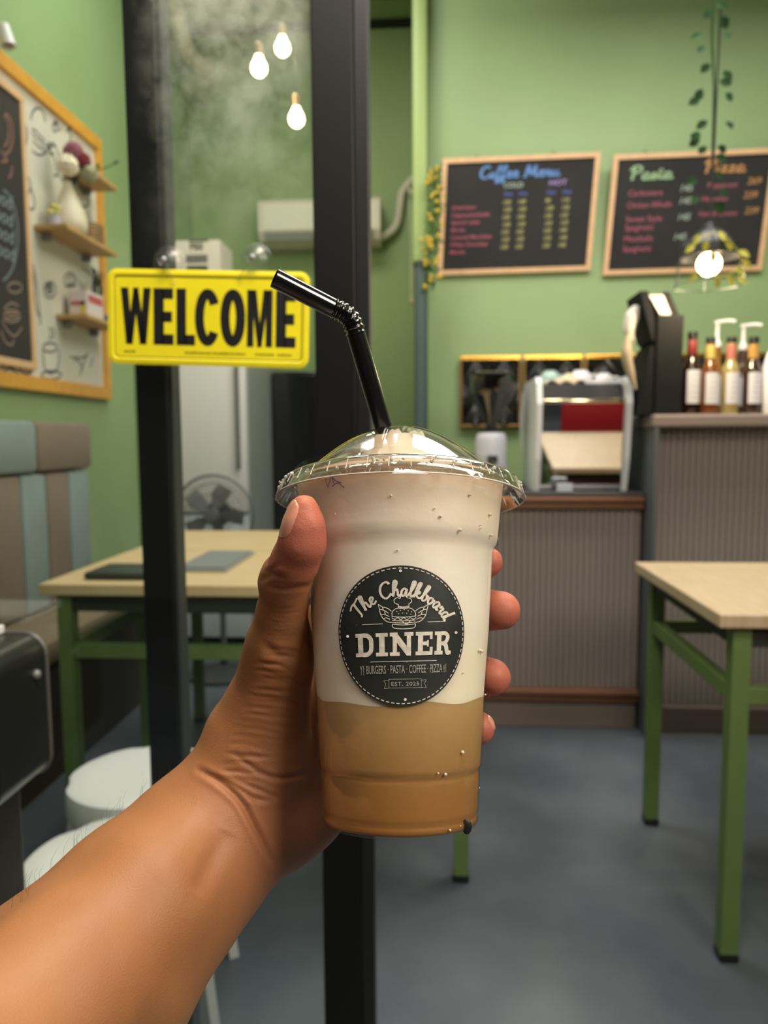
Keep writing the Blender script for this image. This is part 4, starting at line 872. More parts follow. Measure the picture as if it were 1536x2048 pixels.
def Rh(h):
    if h <= CP[0][1]: return CP[0][0]
    for i in range(len(CP)-1):
        if CP[i][1] <= h <= CP[i+1][1]: t = (h-CP[i][1])/(CP[i+1][1]-CP[i][1]); return CP[i][0]*(1-t)+CP[i+1][0]*t
    return CP[-1][0]
hb = CP[0][1]
dr = thing('iced_drink', P0+AX*hb, 'clear lidded cup of layered iced coffee with round black sticker, held in the hand', 'drink')
PET = clear('clear_cup_plastic', tint=(.97,.97,.96), lo=.03, hi=.28, rough=.10, edge=.3)
MB().lathe([(0,hb+.002),(CP[0][0]*.8,hb+.002),(CP[0][0]*.9,hb)]+CP, P0, AX, 96, x=NF).build('cup', PET, dr, smooth=True, shade=60)
# contents: colours belong to the layered drink itself
def drink_mat(nm, stops, nz):
    m = bpy.data.materials.new(nm); m.use_nodes = True; nt = m.node_tree; b = nt.nodes['Principled BSDF']
    at = nt.nodes.new('ShaderNodeAttribute'); at.attribute_name = 'layer'; tc = nt.nodes.new('ShaderNodeTexCoord')
    n = nt.nodes.new('ShaderNodeTexNoise'); n.inputs['Scale'].default_value = 38; n.inputs['Detail'].default_value = 5; nt.links.new(tc.outputs['Object'], n.inputs['Vector'])
    n3 = nt.nodes.new('ShaderNodeTexNoise'); n3.inputs['Scale'].default_value = 260; n3.inputs['Detail'].default_value = 3; nt.links.new(tc.outputs['Object'], n3.inputs['Vector'])
    ad = nt.nodes.new('ShaderNodeMath'); ad.operation = 'MULTIPLY_ADD'; ad.inputs[1].default_value = nz; nt.links.new(n.outputs['Fac'], ad.inputs[0])
    sb = nt.nodes.new('ShaderNodeMath'); sb.operation = 'SUBTRACT'; sb.inputs[1].default_value = nz/2; nt.links.new(at.outputs['Fac'], sb.inputs[0]); nt.links.new(sb.outputs[0], ad.inputs[2])
    r = nt.nodes.new('ShaderNodeValToRGB'); e = r.color_ramp.elements
    while len(e) > 1: e.remove(e[-1])
    e[0].position = stops[0][0]; e[0].color = (*lin(stops[0][1]), 1)
    for p, c in stops[1:]: q = e.new(p); q.color = (*lin(c), 1)
    nt.links.new(ad.outputs[0], r.inputs[0]); nt.links.new(r.outputs[0], b.inputs['Base Color'])
    bp = nt.nodes.new('ShaderNodeBump'); bp.inputs['Strength'].default_value = .12; bp.inputs['Distance'].default_value = .001; nt.links.new(n3.outputs['Fac'], bp.inputs['Height']); nt.links.new(bp.outputs[0], b.inputs['Normal'])
    b.inputs['Roughness'].default_value = .45; b.inputs['Subsurface Weight'].default_value = .45; b.inputs['Subsurface Radius'].default_value = (1,.8,.6); b.inputs['Subsurface Scale'].default_value = .012
    return m
FOAM = drink_mat('milk_foam', [(0,(248,234,206)),(.2,(246,232,208)),(.45,(248,238,222)),(.7,(242,228,210)),(.9,(232,214,190)),(1.,(216,190,160))], .4)
COFF = drink_mat('milky_coffee', [(0,(150,102,46)),(.3,(154,108,54)),(.6,(166,127,74)),(1.,(188,152,100))], .2)
hfo = hy(1382); CR = .0007
def tiltb(phi): return hfo+.0035*math.cos(phi)*-1.0+.0008*math.sin(3*phi+1)+.0006*math.sin(7*phi)
def content(nm, m, f0, f1_, n=96, k=40, capt=None):
    vs = []; fs = []; lay = []
    for j in range(k+1):
        for i in range(n):
            ph = 2*math.pi*i/n; h = f0(ph)+(f1_(ph)-f0(ph))*j/k; vs.append(cyl(Rh(h)-CR, ph, h)); lay.append(j/k)
    for j in range(k):
        for i in range(n): i2 = (i+1) % n; fs.append((j*n+i, j*n+i2, (j+1)*n+i2, (j+1)*n+i))
    if capt:
        prev = k*n
        for q, hh in capt:
            s0 = len(vs)
            for i in range(n):
                ph = 2*math.pi*i/n; bumpy = .0022*math.sin(5*ph+q*9)*math.sin(q*7)+.0015*math.sin(9*ph+q*20)
                vs.append(cyl((Rh(f1_(ph))-CR)*q, ph, f1_(ph)+hh+bumpy*(1-q))); lay.append(.9)
            for i in range(n): i2 = (i+1) % n; fs.append((prev+i, prev+i2, s0+i2, s0+i))
            prev = s0
        vs.append(cyl(0, 0, f1_(0)+capt[-1][1]+.001)); lay.append(.9)
        for i in range(n): fs.append((prev+i, prev+(i+1) % n, len(vs)-1))
    if nm == 'coffee':
        vs.append(cyl(0, 0, f0(0))); lay.append(0)
        for i in range(n): fs.append(((i+1) % n, i, len(vs)-1))
    o = MB().add(vs, fs).build(nm, m, dr, smooth=True, shade=80)
    a_ = o.data.attributes.new('layer', 'FLOAT', 'POINT'); a_.data.foreach_set('value', lay)
    return o
content('coffee', COFF, lambda p: hb+.0012, tiltb)
content('milk_foam', FOAM, tiltb, lambda p: hy(970), capt=[(.93,.001),(.75,.004),(.5,.006),(.44,.007),(.34,.0135),(.25,.0185),(.15,.0195)])
# lid: profile in (radius, height)
def LP(w_, y): h = hy(y); return (rad(w_, h), h)
lidp = [LP(215,985),LP(217,977),LP(228,981),LP(238,992),LP(247,1004),LP(250.5,1001),LP(243,984),LP(239,976),LP(236,971),LP(229,966.5),LP(220,966),LP(214,971),LP(206,971),LP(201,968),LP(197,962)]
hd = hy(962); Rd = lidp[-1][0]; Hd = hy(857)-hd
dome = [(Rd*(1-i/16), hd+Hd*(1-(1-i/16)**1.9)) for i in range(1, 17)]
LIDM = clear('clear_lid_plastic', tint=(.97,.97,.96), lo=.04, hi=.9, rough=.05, edge=.42)
lid = MB().lathe(lidp, P0, AX, 120, x=NF).build('lid', LIDM, dr, smooth=True, shade=50)
MB().lathe([lidp[-1]]+dome, P0, AX, 96, x=NF).build('dome', LIDM, dr, smooth=True, shade=80)
mb = MB()
for i in range(40):
    ph = 2*math.pi*(i+.5)/40; a_, b_, c_ = LP(236.5,973), LP(241,982), LP(246,992)
    mb.tube([cyl(r_, ph, h_) for r_, h_ in (a_, b_, c_)], .00022, 5)
for r_, h_ in (LP(250,1003), LP(224,966)):
    mb.tube([cyl(r_, 2*math.pi*i/96, h_) for i in range(97)], .00025, 6, cap=False)
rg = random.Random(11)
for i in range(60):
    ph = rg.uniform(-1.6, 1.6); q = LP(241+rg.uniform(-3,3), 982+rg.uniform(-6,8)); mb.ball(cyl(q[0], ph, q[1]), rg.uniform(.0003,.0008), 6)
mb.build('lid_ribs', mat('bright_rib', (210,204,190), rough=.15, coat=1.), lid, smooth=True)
mb = MB()
for i in range(34):
    ph = rg.uniform(-1.45, 1.45); h = rg.choice([rg.uniform(hy(1640), hy(1100)), rg.uniform(hy(1090), hy(960))]); mb.ball(cyl(Rh(h)-.0001, ph, h), rg.uniform(.00025,.0007), 7)
mb.build('droplets', mat('water_drop', (206,196,176), rough=.08, coat=1.), dr, smooth=True, kind='stuff')
MB().ball(cyl(Rh(hy(1634))-.0002, .95, hy(1632)), .0018, 10, sc=(1,.5,1.6)).build('boba_speck', mat('dark_speck', (30,26,24), rough=.5), dr, smooth=True)

# sticker: coordinates read off in sheet units, wrapped on the cup
KS = .0001725; hs = hy(1275)
def stk(u, v, d=.0003): h = hs+v; return cyl(Rh(h)+d, (u+.0006)/Rh(hs), h)
Z = lambda x_, y_: ((x_-746)/3.072*KS*1.03, (612-y_)/3.072*KS)
RS = .0238
st_mat = mat('sticker_black', (30,33,31), rough=.45, col2=(38,42,40), vscale=90)
mb = MB(); nr, na = 10, 72; mb.v.append(stk(0,0)); 
for j in range(1, nr+1):
    for i in range(na): a_ = 2*math.pi*i/na; mb.v.append(stk(RS*j/nr*math.cos(a_), RS*j/nr*math.sin(a_)))
mb.f += [(0, 1+i, 1+(i+1) % na) for i in range(na)]
for j in range(nr-1):
    for i in range(na): a_ = 1+j*na; mb.f.append((a_+i, a_+na+i, a_+na+(i+1) % na, a_+(i+1) % na))
stick = mb.build('sticker', st_mat, dr, smooth=True)
CHK = mat('sticker_print', (226,216,200), rough=.6, col2=(196,188,174), vscale=500)
CHD = mat('sticker_print_grey', (150,146,136), rough=.6)
up_ = lambda u, v: stk(u, v, .00055)
mb = MB()
for i in range(76):
    a0 = 2*math.pi*i/76; a1 = a0+2*math.pi/76*.62; rr = RS*.962
    ribbon(mb, up_, [(rr*math.cos(a0), rr*math.sin(a0)), (rr*math.cos(a1), rr*math.sin(a1))], .00032, 0)
mb.build('stitch_ring', CHK, stick)
# script along the arc
L = script_len('The Chalkboard'); un = .0342/L; Ra = .0173
def arcf(u, v): t = (u/L-.5)*2.02+.02; r_ = Ra+v*un*.92; return up_(r_*math.sin(t), r_*math.cos(t)-.0040)
mb = MB(); script_text(mb, arcf, 'The Chalkboard', .25, 5); mb.build('script_lettering', CHK, stick)
# emblem: winged burger under a chef's hat
def zz(strokes, w_, m, nm, sm=5):
    mb = MB()
    for s_ in strokes:
        if sm == 0: s_ = [(a[0]+(b[0]-a[0])*q/14, a[1]+(b[1]-a[1])*q/14) for a, b in zip(s_[:-1], s_[1:]) for q in range(15)]
        ribbon(mb, up_, [Z(*p) for p in s_], w_*KS/3.072, sm)
    return mb.build(nm, m, stick)
Lw = [[(610,425),(616,455),(624,488),(640,515),(664,532),(688,536)], [(610,425),(634,442),(662,450),(686,468)], [(617,456),(642,462),(670,480)], [(624,488),(646,488),(674,500)], [(640,514),(656,508),(678,518)], [(634,442),(640,462)], [(646,470),(652,490)]]
Rw = [[(757*2-x_-4, y_-2) for x_, y_ in s_] for s_ in Lw]
zz([[(727,428),(706,418),(702,398),(720,386),(736,390),(742,376),(764,374),(776,386),(794,390),(802,408),(786,424)], [(727,428),(728,447),(756,452),(784,446),(786,424)], [(728,438),(756,442),(785,436)]], 4.5, CHK, 'chef_hat')
zz([[(690,498),(692,472),(714,452),(757,445),(800,451),(822,472),(827,494)], [(688,500),(757,504),(828,496)], [(688,507),(705,517),(722,507),(740,519),(757,507),(775,519),(795,507),(812,516),(829,505)], [(690,524),(757,526),(826,520)], [(690,536),(757,539),(826,532)], [(745,526),(772,544),(798,522)], [(692,546),(757,551),(825,543)], [(692,546),(692,560),(706,571),(757,574),(810,569),(824,558),(825,543)]]+[[(x_, y_), (x_+5, y_+2)] for x_, y_ in ((715,468),(735,462),(757,458),(780,463),(800,470),(725,482),(748,478),(772,479),(795,485))], 4.5, CHK, 'burger')
zz(Lw+Rw, 4.5, CHK, 'wings')
zz([[(510,549),(636,544)], [(897,531),(1010,525)], [(556,773),(960,763)]], 3.5, CHK, 'rules', 0)
# DINER, slab serif
mb = MB()
def bars(x0, y0, wd, hh, lst):
    for a_, b_, c_, d_ in lst:
        n = max(1, int(abs(c_-a_)*wd/25)); 
        for q in range(n):
            xa_, xb_ = a_+(c_-a_)*q/n, a_+(c_-a_)*(q+1)/n
            f = lambda X, Y: up_(*Z(x0+X*wd, y0-Y*hh-(x0+X*wd-752)*.035))
            mb.add([f(xa_,b_), f(xb_,b_), f(xb_,d_), f(xa_,d_)], [(0,1,2,3)])
def curve(x0, y0, wd, hh, pts, w_):
    ribbon(mb, lambda X, Y: up_(*Z(x0+X, y0-Y-(x0+X-752)*.035)), [(a_*wd, b_*hh) for a_, b_ in pts], w_, 6)
yb = 735; hh = 140
bars(462, yb, 118, hh, [(0,0,.5,.16),(0,.84,.5,1),(.14,0,.42,1)]); curve(462, yb, 118, hh, [(.4,.915),(.65,.9),(.83,.75),(.86,.5),(.83,.25),(.65,.1),(.4,.085)], 27)
bars(592, yb, 72, hh, [(0,0,1,.16),(0,.84,1,1),(.27,0,.73,1)])
bars(676, yb, 138, hh, [(0,0,.42,.16),(0,.84,.33,1),(.12,0,.30,1),(.62,.84,1,1),(.72,0,.90,1)]); curve(676, yb, 138, hh, [(.18,.93),(.82,.07)], 34)
bars(828, yb, 104, hh, [(0,0,1,.16),(0,.84,.98,1),(.13,0,.42,1),(.4,.42,.72,.58),(.66,.36,.76,.64),(.82,.1,1,.34),(.82,.68,.98,.95)])
bars(944, yb, 108, hh, [(0,0,.5,.16),(0,.84,.5,1),(.13,0,.40,1),(.80,0,1.02,.16)]); curve(944, yb, 108, hh, [(.4,.92),(.65,.91),(.8,.75),(.65,.52),(.4,.48)], 24); curve(944, yb, 108, hh, [(.5,.5),(.68,.4),(.78,.1),(.9,.07)], 27)
mb.build('diner_lettering', CHK, stick)
mb = MB(); fz = lambda u, v: up_(u, v)
a_, b_ = Z(528,840), Z(1000,790); fit_text(mb, fz, a_[0], a_[1], b_[0], b_[1], 'BURGERS · PASTA · COFFEE · PIZZA', bold=.008, rot=.03)
a_, b_ = Z(683,914), Z(852,890); fit_text(mb, fz, a_[0], a_[1], b_[0], b_[1], 'EST. 2025', bold=.012, rot=.02, spacing=1.1); mb.build('small_lettering', CHD, stick)
zz([[(668,876),(865,872),(866,924),(668,928),(668,876)]], 3, CHD, 'banner', 0)
zz([[(668,884),(636,886),(648,904),(640,932),(668,928)], [(866,880),(898,878),(886,898),(898,926),(868,924)], [(510,797),(510,855)], [(504,797),(514,815),(506,830)], [(494,800),(494,855)], [(490,800),(492,820),(498,820),(500,800)], [(1024,782),(1026,832)], [(1006,790),(1010,812),(1016,812),(1016,788)], [(1011,812),(1014,835)]], 3, CHD, 'cutlery_and_tails', 0)
mb = MB()
for x_, y_ in ((408,618),(1088,592),(738,222),(768,995)): u, v = Z(x_, y_); mb.lathe([(0,0),(.0005,0)], up_(u, v), NF, 8)
mb.build('dots', CHK, stick)
mb = MB(); ik = lambda u, v: cyl(Rh(hy(1000)+v)+.0003, -.66+u/.045, hy(1000)+v)
for s_ in ([(-.002,.002),(-.001,-.002),(.001,.002),(.002,-.001)], [(.0,.003),(.003,.0),(.006,-.0012)], [(.001,-.002),(.004,-.001),(.007,-.003)]): ribbon(mb, ik, s_, .00035, 4)
mb.build('ink_marks', mat('violet_ink', (90,86,130), rough=.6), dr)
# straw
stw = thing('straw', PC(768,858,.300), 'black bendy plastic straw standing in the domed lid', 'straw')
SB = mat('straw_black', (12,12,13), rough=.18, spec=.6, coat=.5)
A_, B_, C_ = PC(800,985,.318), PC(712,668,.303), PC(701,643,.3015)
rs = .0038
MB().tube([A_, PC(768,858,.312), B_], rs, 20).build('shaft', SB, stw, smooth=True)
bend = [PC(712,668,.303), PC(706,648,.3022), PC(696,632,.301), PC(680,622,.300), PC(664,615,.299)]
mb = MB(); mb.tube(bend, rs, 20, smooth=12)
n = 20
for i in range(len(mb.v)//n):
    c = sum((mb.v[i*n+k] for k in range(n)), Vector())/n; s_ = 1.0+.10*math.sin(i*1.05)
    for k in range(n): mb.v[i*n+k] = c+(mb.v[i*n+k]-c)*s_
mb.build('bellows', SB, stw, smooth=True)
E_ = PC(664,615,.299); F_ = PC(549,556,.290); dv = (F_-E_).normalized()
mb = MB(); mb.tube([E_, F_], rs, 20, cap=False); mb.tube([F_, F_-dv*.02], rs*.86, 20, cap=False)
k0 = 20; mb.f += [(k0+i, k0+(i+1) % 20, 40+(i+1) % 20, 40+i) for i in range(20)] if False else []
mb.lathe([(rs,0),(rs*.86,0)], F_, dv, 20); mb.build('mouthpiece', SB, stw, smooth=True)
# ================================================================== the hand and forearm, one continuous surface grown from a field
def wp(px, py, D): v = PC(px, py, D); return np.array((v.x, v.y, v.z), dtype=np.float32)
M_ = .001
chains = []   # (points, radii mm, blend mm, group)
def ch(pts, k, g): chains.append(([(wp(*p[:3]), p[3]*M_) for p in pts], k*M_, g))
# forearm and wrist: two parallel chains give a flattened section
ch([(-560,2660,.150,36),(-210,2290,.198,33),(145,1965,.247,28.0),(300,1800,.272,24.5),(400,1695,.292,21.5),(452,1635,.303,20)], 10, 'arm')
ch([(60,1945,.262,25),(250,1775,.285,21),(375,1650,.302,17.5),(430,1592,.309,16)], 12, 'arm')
ch([(270,1990,.262,21),(385,1800,.287,18.5),(455,1720,.298,16.5),(500,1672,.305,15.5)], 12, 'arm')
# heel, thenar, palm plate
ch([(452,1632,.303,20.5),(510,1575,.312,20),(520,1500,.311,19.5),(536,1410,.306,16.5)], 10, 'palm')
ch([(470,1600,.303,20),(500,1480,.309,18)], 9, 'palm')
ch([(500,1672,.305,15),(560,1650,.316,16.5),(610,1620,.328,15),(670,1590,.345,13)], 10, 'palm')
ch([(560,1540,.325,17),(620,1400,.343,13),(640,1300,.352,10)], 9, 'palm')
MCP = [(655,1235,.352,10),(650,1320,.355,10),(655,1405,.354,9.5),(668,1480,.350,9)]
for m_ in MCP: ch([(590,1560,.332,15), m_], 10, 'palm')
# thumb
ch([(536,1410,.306,16.5),(553,1335,.300,13.8),(560,1290,.295,12.6),(567,1225,.287,10.4)], 5, 'palm')
ch([(567,1225,.287,10.2),(573,1165,.277,8.9),(590,1122,.2695,8.6),(605,1085,.2640,8.3),(608,1050,.2625,7.2),(608,1018,.2618,5.3)], 2.2, 'palm')
ch([(553,1160,.279,6.5),(556,1140,.277,5.5)], 4, 'palm')
# fingers: knuckle, middle joint, end joint, tip
ch([MCP[0],(770,1165,.358,8.6),(900,1130,.347,8.0),(962,1126,.329,7.2),(976,1124,.323,6.6)], 3, 'f1')
ch([MCP[1],(780,1260,.357,9.0),(915,1228,.345,8.6),(975,1220,.325,8.4),(1002,1221,.3165,8.3)], 3, 'f2')
ch([MCP[2],(780,1365,.354,8.8),(905,1348,.342,8.4),(960,1352,.324,8.2),(984,1354,.3165,8.0)], 3, 'f3')
ch([MCP[3],(780,1462,.349,8.0),(880,1452,.338,7.6),(940,1455,.320,7.4),(956,1456,.314,7.2)], 3, 'f4')
pts = np.array([p for c in chains for p, r in c[0]]); lo = pts.min(0)-.05; hi = pts.max(0)+.05
cs = .00165; dim = np.ceil((hi-lo)/cs).astype(int)+1
def smin(a, b, k): h = np.clip(.5+.5*(b-a)/k, 0, 1); return b*(1-h)+a*h-k*h*(1-h)
field = {}
def capsule(F, a, b, ra, rb, k):
    m = max(ra, rb)+k+.006
    i0 = np.maximum(((np.minimum(a, b)-m-lo)/cs).astype(int), 0); i1 = np.minimum(((np.maximum(a, b)+m-lo)/cs).astype(int)+2, dim)
    X, Y, Zz = [lo[q]+np.arange(i0[q], i1[q], dtype=np.float32)*cs for q in range(3)]
    X = X[:,None,None]-a[0]; Y = Y[None,:,None]-a[1]; Zz = Zz[None,None,:]-a[2]; d = b-a; L2 = float(d@d)+1e-12
    t = np.clip((X*d[0]+Y*d[1]+Zz*d[2])/L2, 0, 1)
    dist = np.sqrt((X-t*d[0])**2+(Y-t*d[1])**2+(Zz-t*d[2])**2)-(ra*(1-t)+rb*t)
    sl = tuple(slice(i0[q], i1[q]) for q in range(3)); F[sl] = smin(F[sl], dist, k)
order = ['arm','palm','f1','f2','f3','f4']; tot = None
for g in order:
    F = np.full(dim, .03, dtype=np.float32)
    for c, k, gg in chains:
        if gg == g:
            for (a, ra), (b, rb) in zip(c[:-1], c[1:]): capsule(F, a, b, ra, rb, k)
    if tot is None: tot = F
    elif g == 'palm': tot = smin(tot, F, .009)
    else: tot = smin(tot, F, .0018)
# press the skin against the cup: subtract the cup wall
ii = [lo[q]+np.arange(dim[q], dtype=np.float32)*cs for q in range(3)]
vx_ = ii[0][:,None,None]-P0.x; vy_ = ii[1][None,:,None]-P0.y; vz_ = ii[2][None,None,:]-P0.z
hgt = vx_*AX.x+vy_*AX.y+vz_*AX.z; r2 = vx_**2+vy_**2+vz_**2-hgt**2
hs_ = np.array([c[1] for c in CP]); rs_ = np.array([c[0] for c in CP]); rc = np.interp(hgt, hs_, rs_).astype(np.float32)
cupd = np.maximum(np.sqrt(np.maximum(r2, 0))-rc-.0005, np.maximum(hb-.0015-hgt, hgt-CP[-1][1]-.02))
# the lid skirt too
hl0, hl1 = hy(1006), hy(950); cupl = np.maximum(np.sqrt(np.maximum(r2, 0))-np.interp(hgt, [hl0, hl1], [rad(253, hl0), rad(238, hl1)])-.0004, np.maximum(hl0-.0006-hgt, hgt-hl1))
tot = -smin(-tot, cupd, .0012)
del cupd, cupl, r2, hgt, rc
def surface_nets(F, lo, cs):
    s = F < 0; nx, ny, nz = F.shape
    cnt = np.zeros((nx-1, ny-1, nz-1), dtype=np.int8)
    for a in (0,1):
        for b in (0,1):
            for c in (0,1): cnt += s[a:nx-1+a, b:ny-1+b, c:nz-1+c]
    act = (cnt > 0) & (cnt < 8); idx = -np.ones(act.shape, dtype=np.int64); I = np.argwhere(act); idx[act] = np.arange(len(I))
    acc = np.zeros((len(I), 3)); num = np.zeros(len(I)); cor = [(a,b,c) for a in (0,1) for b in (0,1) for c in (0,1)]
    vals = {q: F[I[:,0]+q[0], I[:,1]+q[1], I[:,2]+q[2]] for q in cor}
    for q in cor:
        for ax in range(3):
            if q[ax] == 0:
                p = list(q); p[ax] = 1; p = tuple(p); f0, f1_ = vals[q], vals[p]; m = (f0 < 0) != (f1_ < 0)
                t = np.where(m, f0/np.where(m, f0-f1_, 1), 0); pt = np.tile(np.array(q, float), (len(I), 1)); pt[:,ax] += t
                acc[m] += pt[m]; num[m] += 1
    V = lo+(I+acc/num[:,None])*cs; fs = []
    for ax in range(3):
        b, c = [(1,2),(2,0),(0,1)][ax]
        sl0 = [slice(None)]*3; sl1 = [slice(None)]*3; sl0[ax] = slice(0,-1); sl1[ax] = slice(1,None)
        e = s[tuple(sl0)] != s[tuple(sl1)]; E = np.argwhere(e); E = E[(E[:,b] > 0) & (E[:,c] > 0) & (E[:,b] < F.shape[b]-1) & (E[:,c] < F.shape[c]-1)]
        q = []
        for db, dc in ((-1,-1),(0,-1),(0,0),(-1,0)):
            z = E.copy(); z[:,b] += db; z[:,c] += dc; q.append(idx[z[:,0], z[:,1], z[:,2]])
        q = np.stack(q, 1); inside = s[E[:,0], E[:,1], E[:,2]]; q[~inside] = q[~inside][:, ::-1]; fs.append(q)
    return V, np.concatenate(fs)
V, Fc = surface_nets(tot, lo, cs); Fc = Fc[(Fc >= 0).all(1)]
me = bpy.data.meshes.new('body'); me.from_pydata(V.tolist(), [], Fc.tolist()); me.update()
tmp = bpy.data.objects.new('tmp', me); COL.objects.link(tmp)
md = tmp.modifiers.new('s', 'SMOOTH'); md.iterations = 3; md.factor = .5
md = tmp.modifiers.new('ss', 'SUBSURF'); md.levels = 1
dg = bpy.context.evaluated_depsgraph_get(); me2 = bpy.data.meshes.new_from_object(tmp.evaluated_get(dg)); bpy.data.objects.remove(tmp)
nv = len(me2.vertices); co = np.empty(nv*3); me2.vertices.foreach_get('co', co); co = co.reshape(-1,3)
no = np.empty(nv*3); me2.vertices.foreach_get('normal', no); no = no.reshape(-1,3)
rel = co-np.array(CAM); zc = rel@np.array(FW); px_ = 768+FPX*(rel@np.array(RT))/zc; py_ = 1024-FPX*(rel@np.array(UP))/zc
face = np.clip(-(no*(rel/np.linalg.norm(rel, axis=1)[:,None])).sum(1)*3, 0, 1)
# skin creases, pressed into the surface where the palm and wrist fold
def crease(poly, depth, wid, taper=True, ring=.35):
    poly = np.array(catmull([tuple(p) for p in poly], 6)); best = np.full(nv, 1e9); tt = np.zeros(nv); n = len(poly)-1
    mg = 30+wid*3; m = (px_ > poly[:,0].min()-mg) & (px_ < poly[:,0].max()+mg) & (py_ > poly[:,1].min()-mg) & (py_ < poly[:,1].max()+mg) & (face > 0)
    X = np.stack([px_[m], py_[m]], 1); bm_ = np.full(len(X), 1e9); tm = np.zeros(len(X))
    for i in range(n):
        a, b = poly[i], poly[i+1]; d = b-a; t = np.clip(((X-a)@d)/(d@d+1e-9), 0, 1); q = np.linalg.norm(X-a-t[:,None]*d, axis=1)
        u = q < bm_; bm_[u] = q[u]; tm[u] = (i+t[u])/n
    e = np.sin(np.pi*np.clip(tm, .02, .98))**.5 if taper else 1
    g = np.exp(-(bm_/wid)**2)-ring*np.exp(-((bm_-wid*2.2)/(wid*1.2))**2)
    disp[m] -= depth*M_*g*e*face[m]
disp = np.zeros(nv)
rc_ = random.Random(21)
crease([(398,1540),(440,1565),(480,1600),(508,1650),(528,1690),(545,1725)], 1.5, 6)
crease([(430,1552),(470,1572),(505,1596),(545,1600)], .7, 5)
crease([(470,1510),(520,1545),(560,1556),(612,1548)], .8, 5)
crease([(470,1560),(530,1585),(555,1595)], .6, 4)
crease([(526,1160),(545,1148),(566,1152)], .8, 5); crease([(530,1145),(548,1136),(558,1128)], .6, 4); crease([(535,1172),(575,1176),(618,1172)], .5, 5)
crease([(528,1290),(560,1312),(600,1308)], .8, 9)
for i in range(34):
    t = i/33; y0 = 1305+t*250+rc_.uniform(-6,6); xl = 505-85*t+rc_.uniform(10,40); xr = xl+rc_.uniform(45,110)
    xr = min(xr, 610); s_ = rc_.uniform(.05,.22)
    crease([(xl, y0-s_*10), ((xl+xr)/2, y0+rc_.uniform(-3,3)), (xr, y0+s_*45)], rc_.uniform(.12,.34), rc_.uniform(2.6,4.5))
for q in range(10):
    crease([(rc_.uniform(520,545), 1215+q*9), (560, 1218+q*9), (rc_.uniform(570,600), 1216+q*9)], .12, 3)
# flat bed for the thumbnail and little hollows at the wrist tendons
crease([(395,1790),(425,1725),(455,1660)], 1.5, 24, ring=0); crease([(395,1640),(360,1700),(320,1770)], -.5, 30, ring=0)
co2 = co+no*disp[:,None]; me2.vertices.foreach_set('co', co2.reshape(-1).astype(np.float32)); me2.update()
# skin tone attribute: fingertips and palm side are pinker, arm more golden (belongs to the skin)
tips = [wp(609,1060,.262), wp(990,1122,.32), wp(1010,1221,.3165), wp(992,1354,.3165), wp(965,1456,.314)]
blush = np.zeros(nv)
for t in tips: blush = np.maximum(blush, np.exp(-(np.linalg.norm(co-t, axis=1)/.020)**2))
pal = np.exp(-(np.linalg.norm(co-wp(590,1620,.31), axis=1)/.03)**2)*.5
blush = np.clip(np.maximum(blush, pal), 0, 1)
dist_hand = np.clip(((-(px_-380)*.62+(py_-1560)*.78))/700+.5, 0, 1)
ab = me2.attributes.new('blush', 'FLOAT', 'POINT'); ab.data.foreach_set('value', blush.astype(np.float32))
sk = bpy.data.materials.new('skin'); sk.use_nodes = True; nt = sk.node_tree; b = nt.nodes['Principled BSDF']
at = nt.nodes.new('ShaderNodeAttribute'); at.attribute_name = 'blush'
tc = nt.nodes.new('ShaderNodeTexCoord'); n = nt.nodes.new('ShaderNodeTexNoise'); n.inputs['Scale'].default_value = 28; n.inputs['Detail'].default_value = 6; nt.links.new(tc.outputs['Object'], n.inputs['Vector'])
r = nt.nodes.new('ShaderNodeValToRGB'); r.color_ramp.elements[0].position = .3; r.color_ramp.elements[1].position = .7
r.color_ramp.elements[0].color = (*lin((142,94,58)), 1); r.color_ramp.elements[1].color = (*lin((156,106,68)), 1); nt.links.new(n.outputs['Fac'], r.inputs[0])
mx = nt.nodes.new('ShaderNodeMix'); mx.data_type = 'RGBA'; nt.links.new(at.outputs['Fac'], mx.inputs[0]); nt.links.new(r.outputs[0], mx.inputs[6]); mx.inputs[7].default_value = (*lin((178,100,82)), 1)
nt.links.new(mx.outputs[2], b.inputs['Base Color'])
b.inputs['Roughness'].default_value = .52; b.inputs['Specular IOR Level'].default_value = .35
b.inputs['Subsurface Weight'].default_value = .22; b.inputs['Subsurface Radius'].default_value = (1,.35,.18); b.inputs['Subsurface Scale'].default_value = .006
vo = nt.nodes.new('ShaderNodeTexVoronoi'); vo.inputs['Scale'].default_value = 1900; nt.links.new(tc.outputs['Object'], vo.inputs['Vector'])
n2 = nt.nodes.new('ShaderNodeTexNoise'); n2.inputs['Scale'].default_value = 700; n2.inputs['Detail'].default_value = 5; nt.links.new(tc.outputs['Object'], n2.inputs['Vector'])
ma = nt.nodes.new('ShaderNodeMath'); ma.operation = 'ADD'; nt.links.new(vo.outputs['Distance'], ma.inputs[0]); nt.links.new(n2.outputs['Fac'], ma.inputs[1])
bp = nt.nodes.new('ShaderNodeBump'); bp.inputs['Strength'].default_value = .16; bp.inputs['Distance'].default_value = .0004; nt.links.new(ma.outputs[0], bp.inputs['Height']); nt.links.new(bp.outputs[0], b.inputs['Normal'])
me2.materials.clear(); me2.materials.append(sk); me2.polygons.foreach_set('use_smooth', [True]*len(me2.polygons))
org = Vector(wp(470,1620,.30)); me2.transform(Matrix.Translation(-org)); me2.name = 'hand_and_forearm'
pe = thing('person', org, 'outstretched bare left forearm and hand gripping the iced drink cup from the left', 'person')
ho = bpy.data.objects.new('hand_and_forearm', me2); COL.objects.link(ho); ho.parent = pe; ORG[ho.name] = org
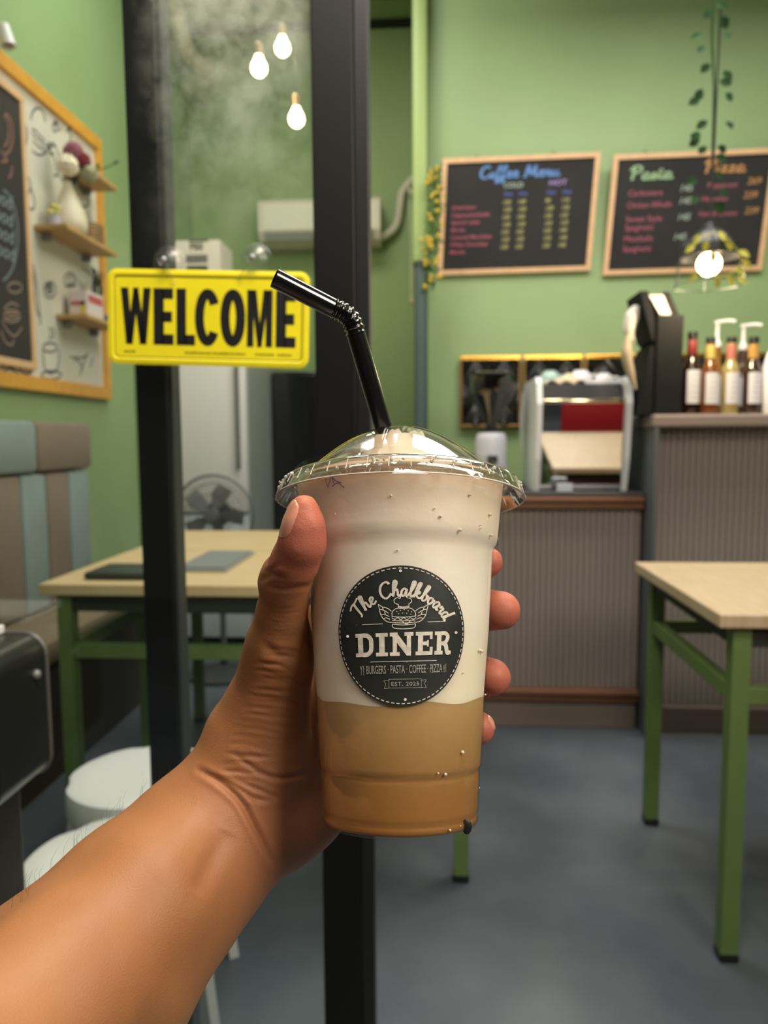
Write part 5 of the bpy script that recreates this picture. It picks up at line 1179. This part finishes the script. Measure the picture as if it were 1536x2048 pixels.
# nails: curved plates laid on the field surface
from mathutils.bvhtree import BVHTree
bvh = BVHTree.FromPolygons([tuple(v.co) for v in me2.vertices], [tuple(p.vertices) for p in me2.polygons])
NAIL = mat('nail', (204,140,118), rough=.28, coat=.4)
def nail(c, t, u, Ln, Wn, name='fingernail', lift=.0004, w0=.5):
    """c centre near the surface, t towards the tip, u outward normal; plate follows the skin"""
    t = t.normalized(); u = (u-t*u.dot(t)).normalized(); s_ = t.cross(u); mb = MB(); nx, ny = 10, 12; n = (nx+1)*(ny+1)
    top = []
    for j in range(ny+1):
        for i in range(nx+1):
            a = i/nx*2-1; bq = j/ny*2-1; wloc = Wn/2*(1-.25*max(0, bq)**3)*(1-.45*max(0, -bq)**4)
            p = c+s_*a*wloc+t*(bq*Ln/2)*(1-.12*a*a); q = p-org+u*.02
            hit = bvh.find_nearest(p+u*.0015-org); z = hit[0]+org
            z = z+u*(lift*(1-abs(a)**4)*(1-.6*max(0,-bq)**2)+.00005); top.append(z)
    mb.v = top+[z-u*.0006 for z in top]
    for j in range(ny):
        for i in range(nx): a0 = j*(nx+1)+i; mb.f += [(a0,a0+1,a0+nx+2,a0+nx+1), (n+a0,n+a0+nx+1,n+a0+nx+2,n+a0+1)]
    bd = [i for i in range(nx+1)]+[(j+1)*(nx+1)-1 for j in range(1,ny+1)]+[ny*(nx+1)+i for i in range(nx-1,-1,-1)]+[j*(nx+1) for j in range(ny-1,0,-1)]
    for i in range(len(bd)): a0, b0 = bd[i], bd[(i+1) % len(bd)]; mb.f.append((a0, b0, n+b0, n+a0))
    return mb.build(name, NAIL, pe, smooth=True)
vc = lambda px, py, D: PC(px, py, D)
tv = vc(601,1000,.262)-vc(584,1072,.2655); nail(vc(586,1036,.260), tv, (-RT*.90-FW*.42), .0145, .0100, 'thumbnail')
nail(vc(984,1446,.312), vc(970,1456,.305)-vc(966,1448,.322), (RT*.85+UP*.40-FW*.1), .009, .0085, 'fingernail')

# fine arm hairs along the upper side of the forearm
hr = MB(); rh = random.Random(8); sel = np.where((px_ > 20) & (px_ < 340) & (face > .0) & (face < .55) & (py_ < 1560+(340-px_)*.83))[0]
for q in range(46):
    v = int(sel[rh.randrange(len(sel))]); p = Vector(co2[v]); nn = Vector(no[v]); d = (nn*.55+RT*rh.uniform(.2,.7)+UP*rh.uniform(.2,.6)).normalized(); L_ = rh.uniform(.004,.009)
    hr.tube([p-nn*.0004, p+d*L_*.5+nn*.0003, p+d*L_+RT*.001], [.00004,.00003,.000015], 3, cap=False)
hr.build('arm_hair', mat('hair_dark', (40,30,24), rough=.6), pe, kind='stuff')
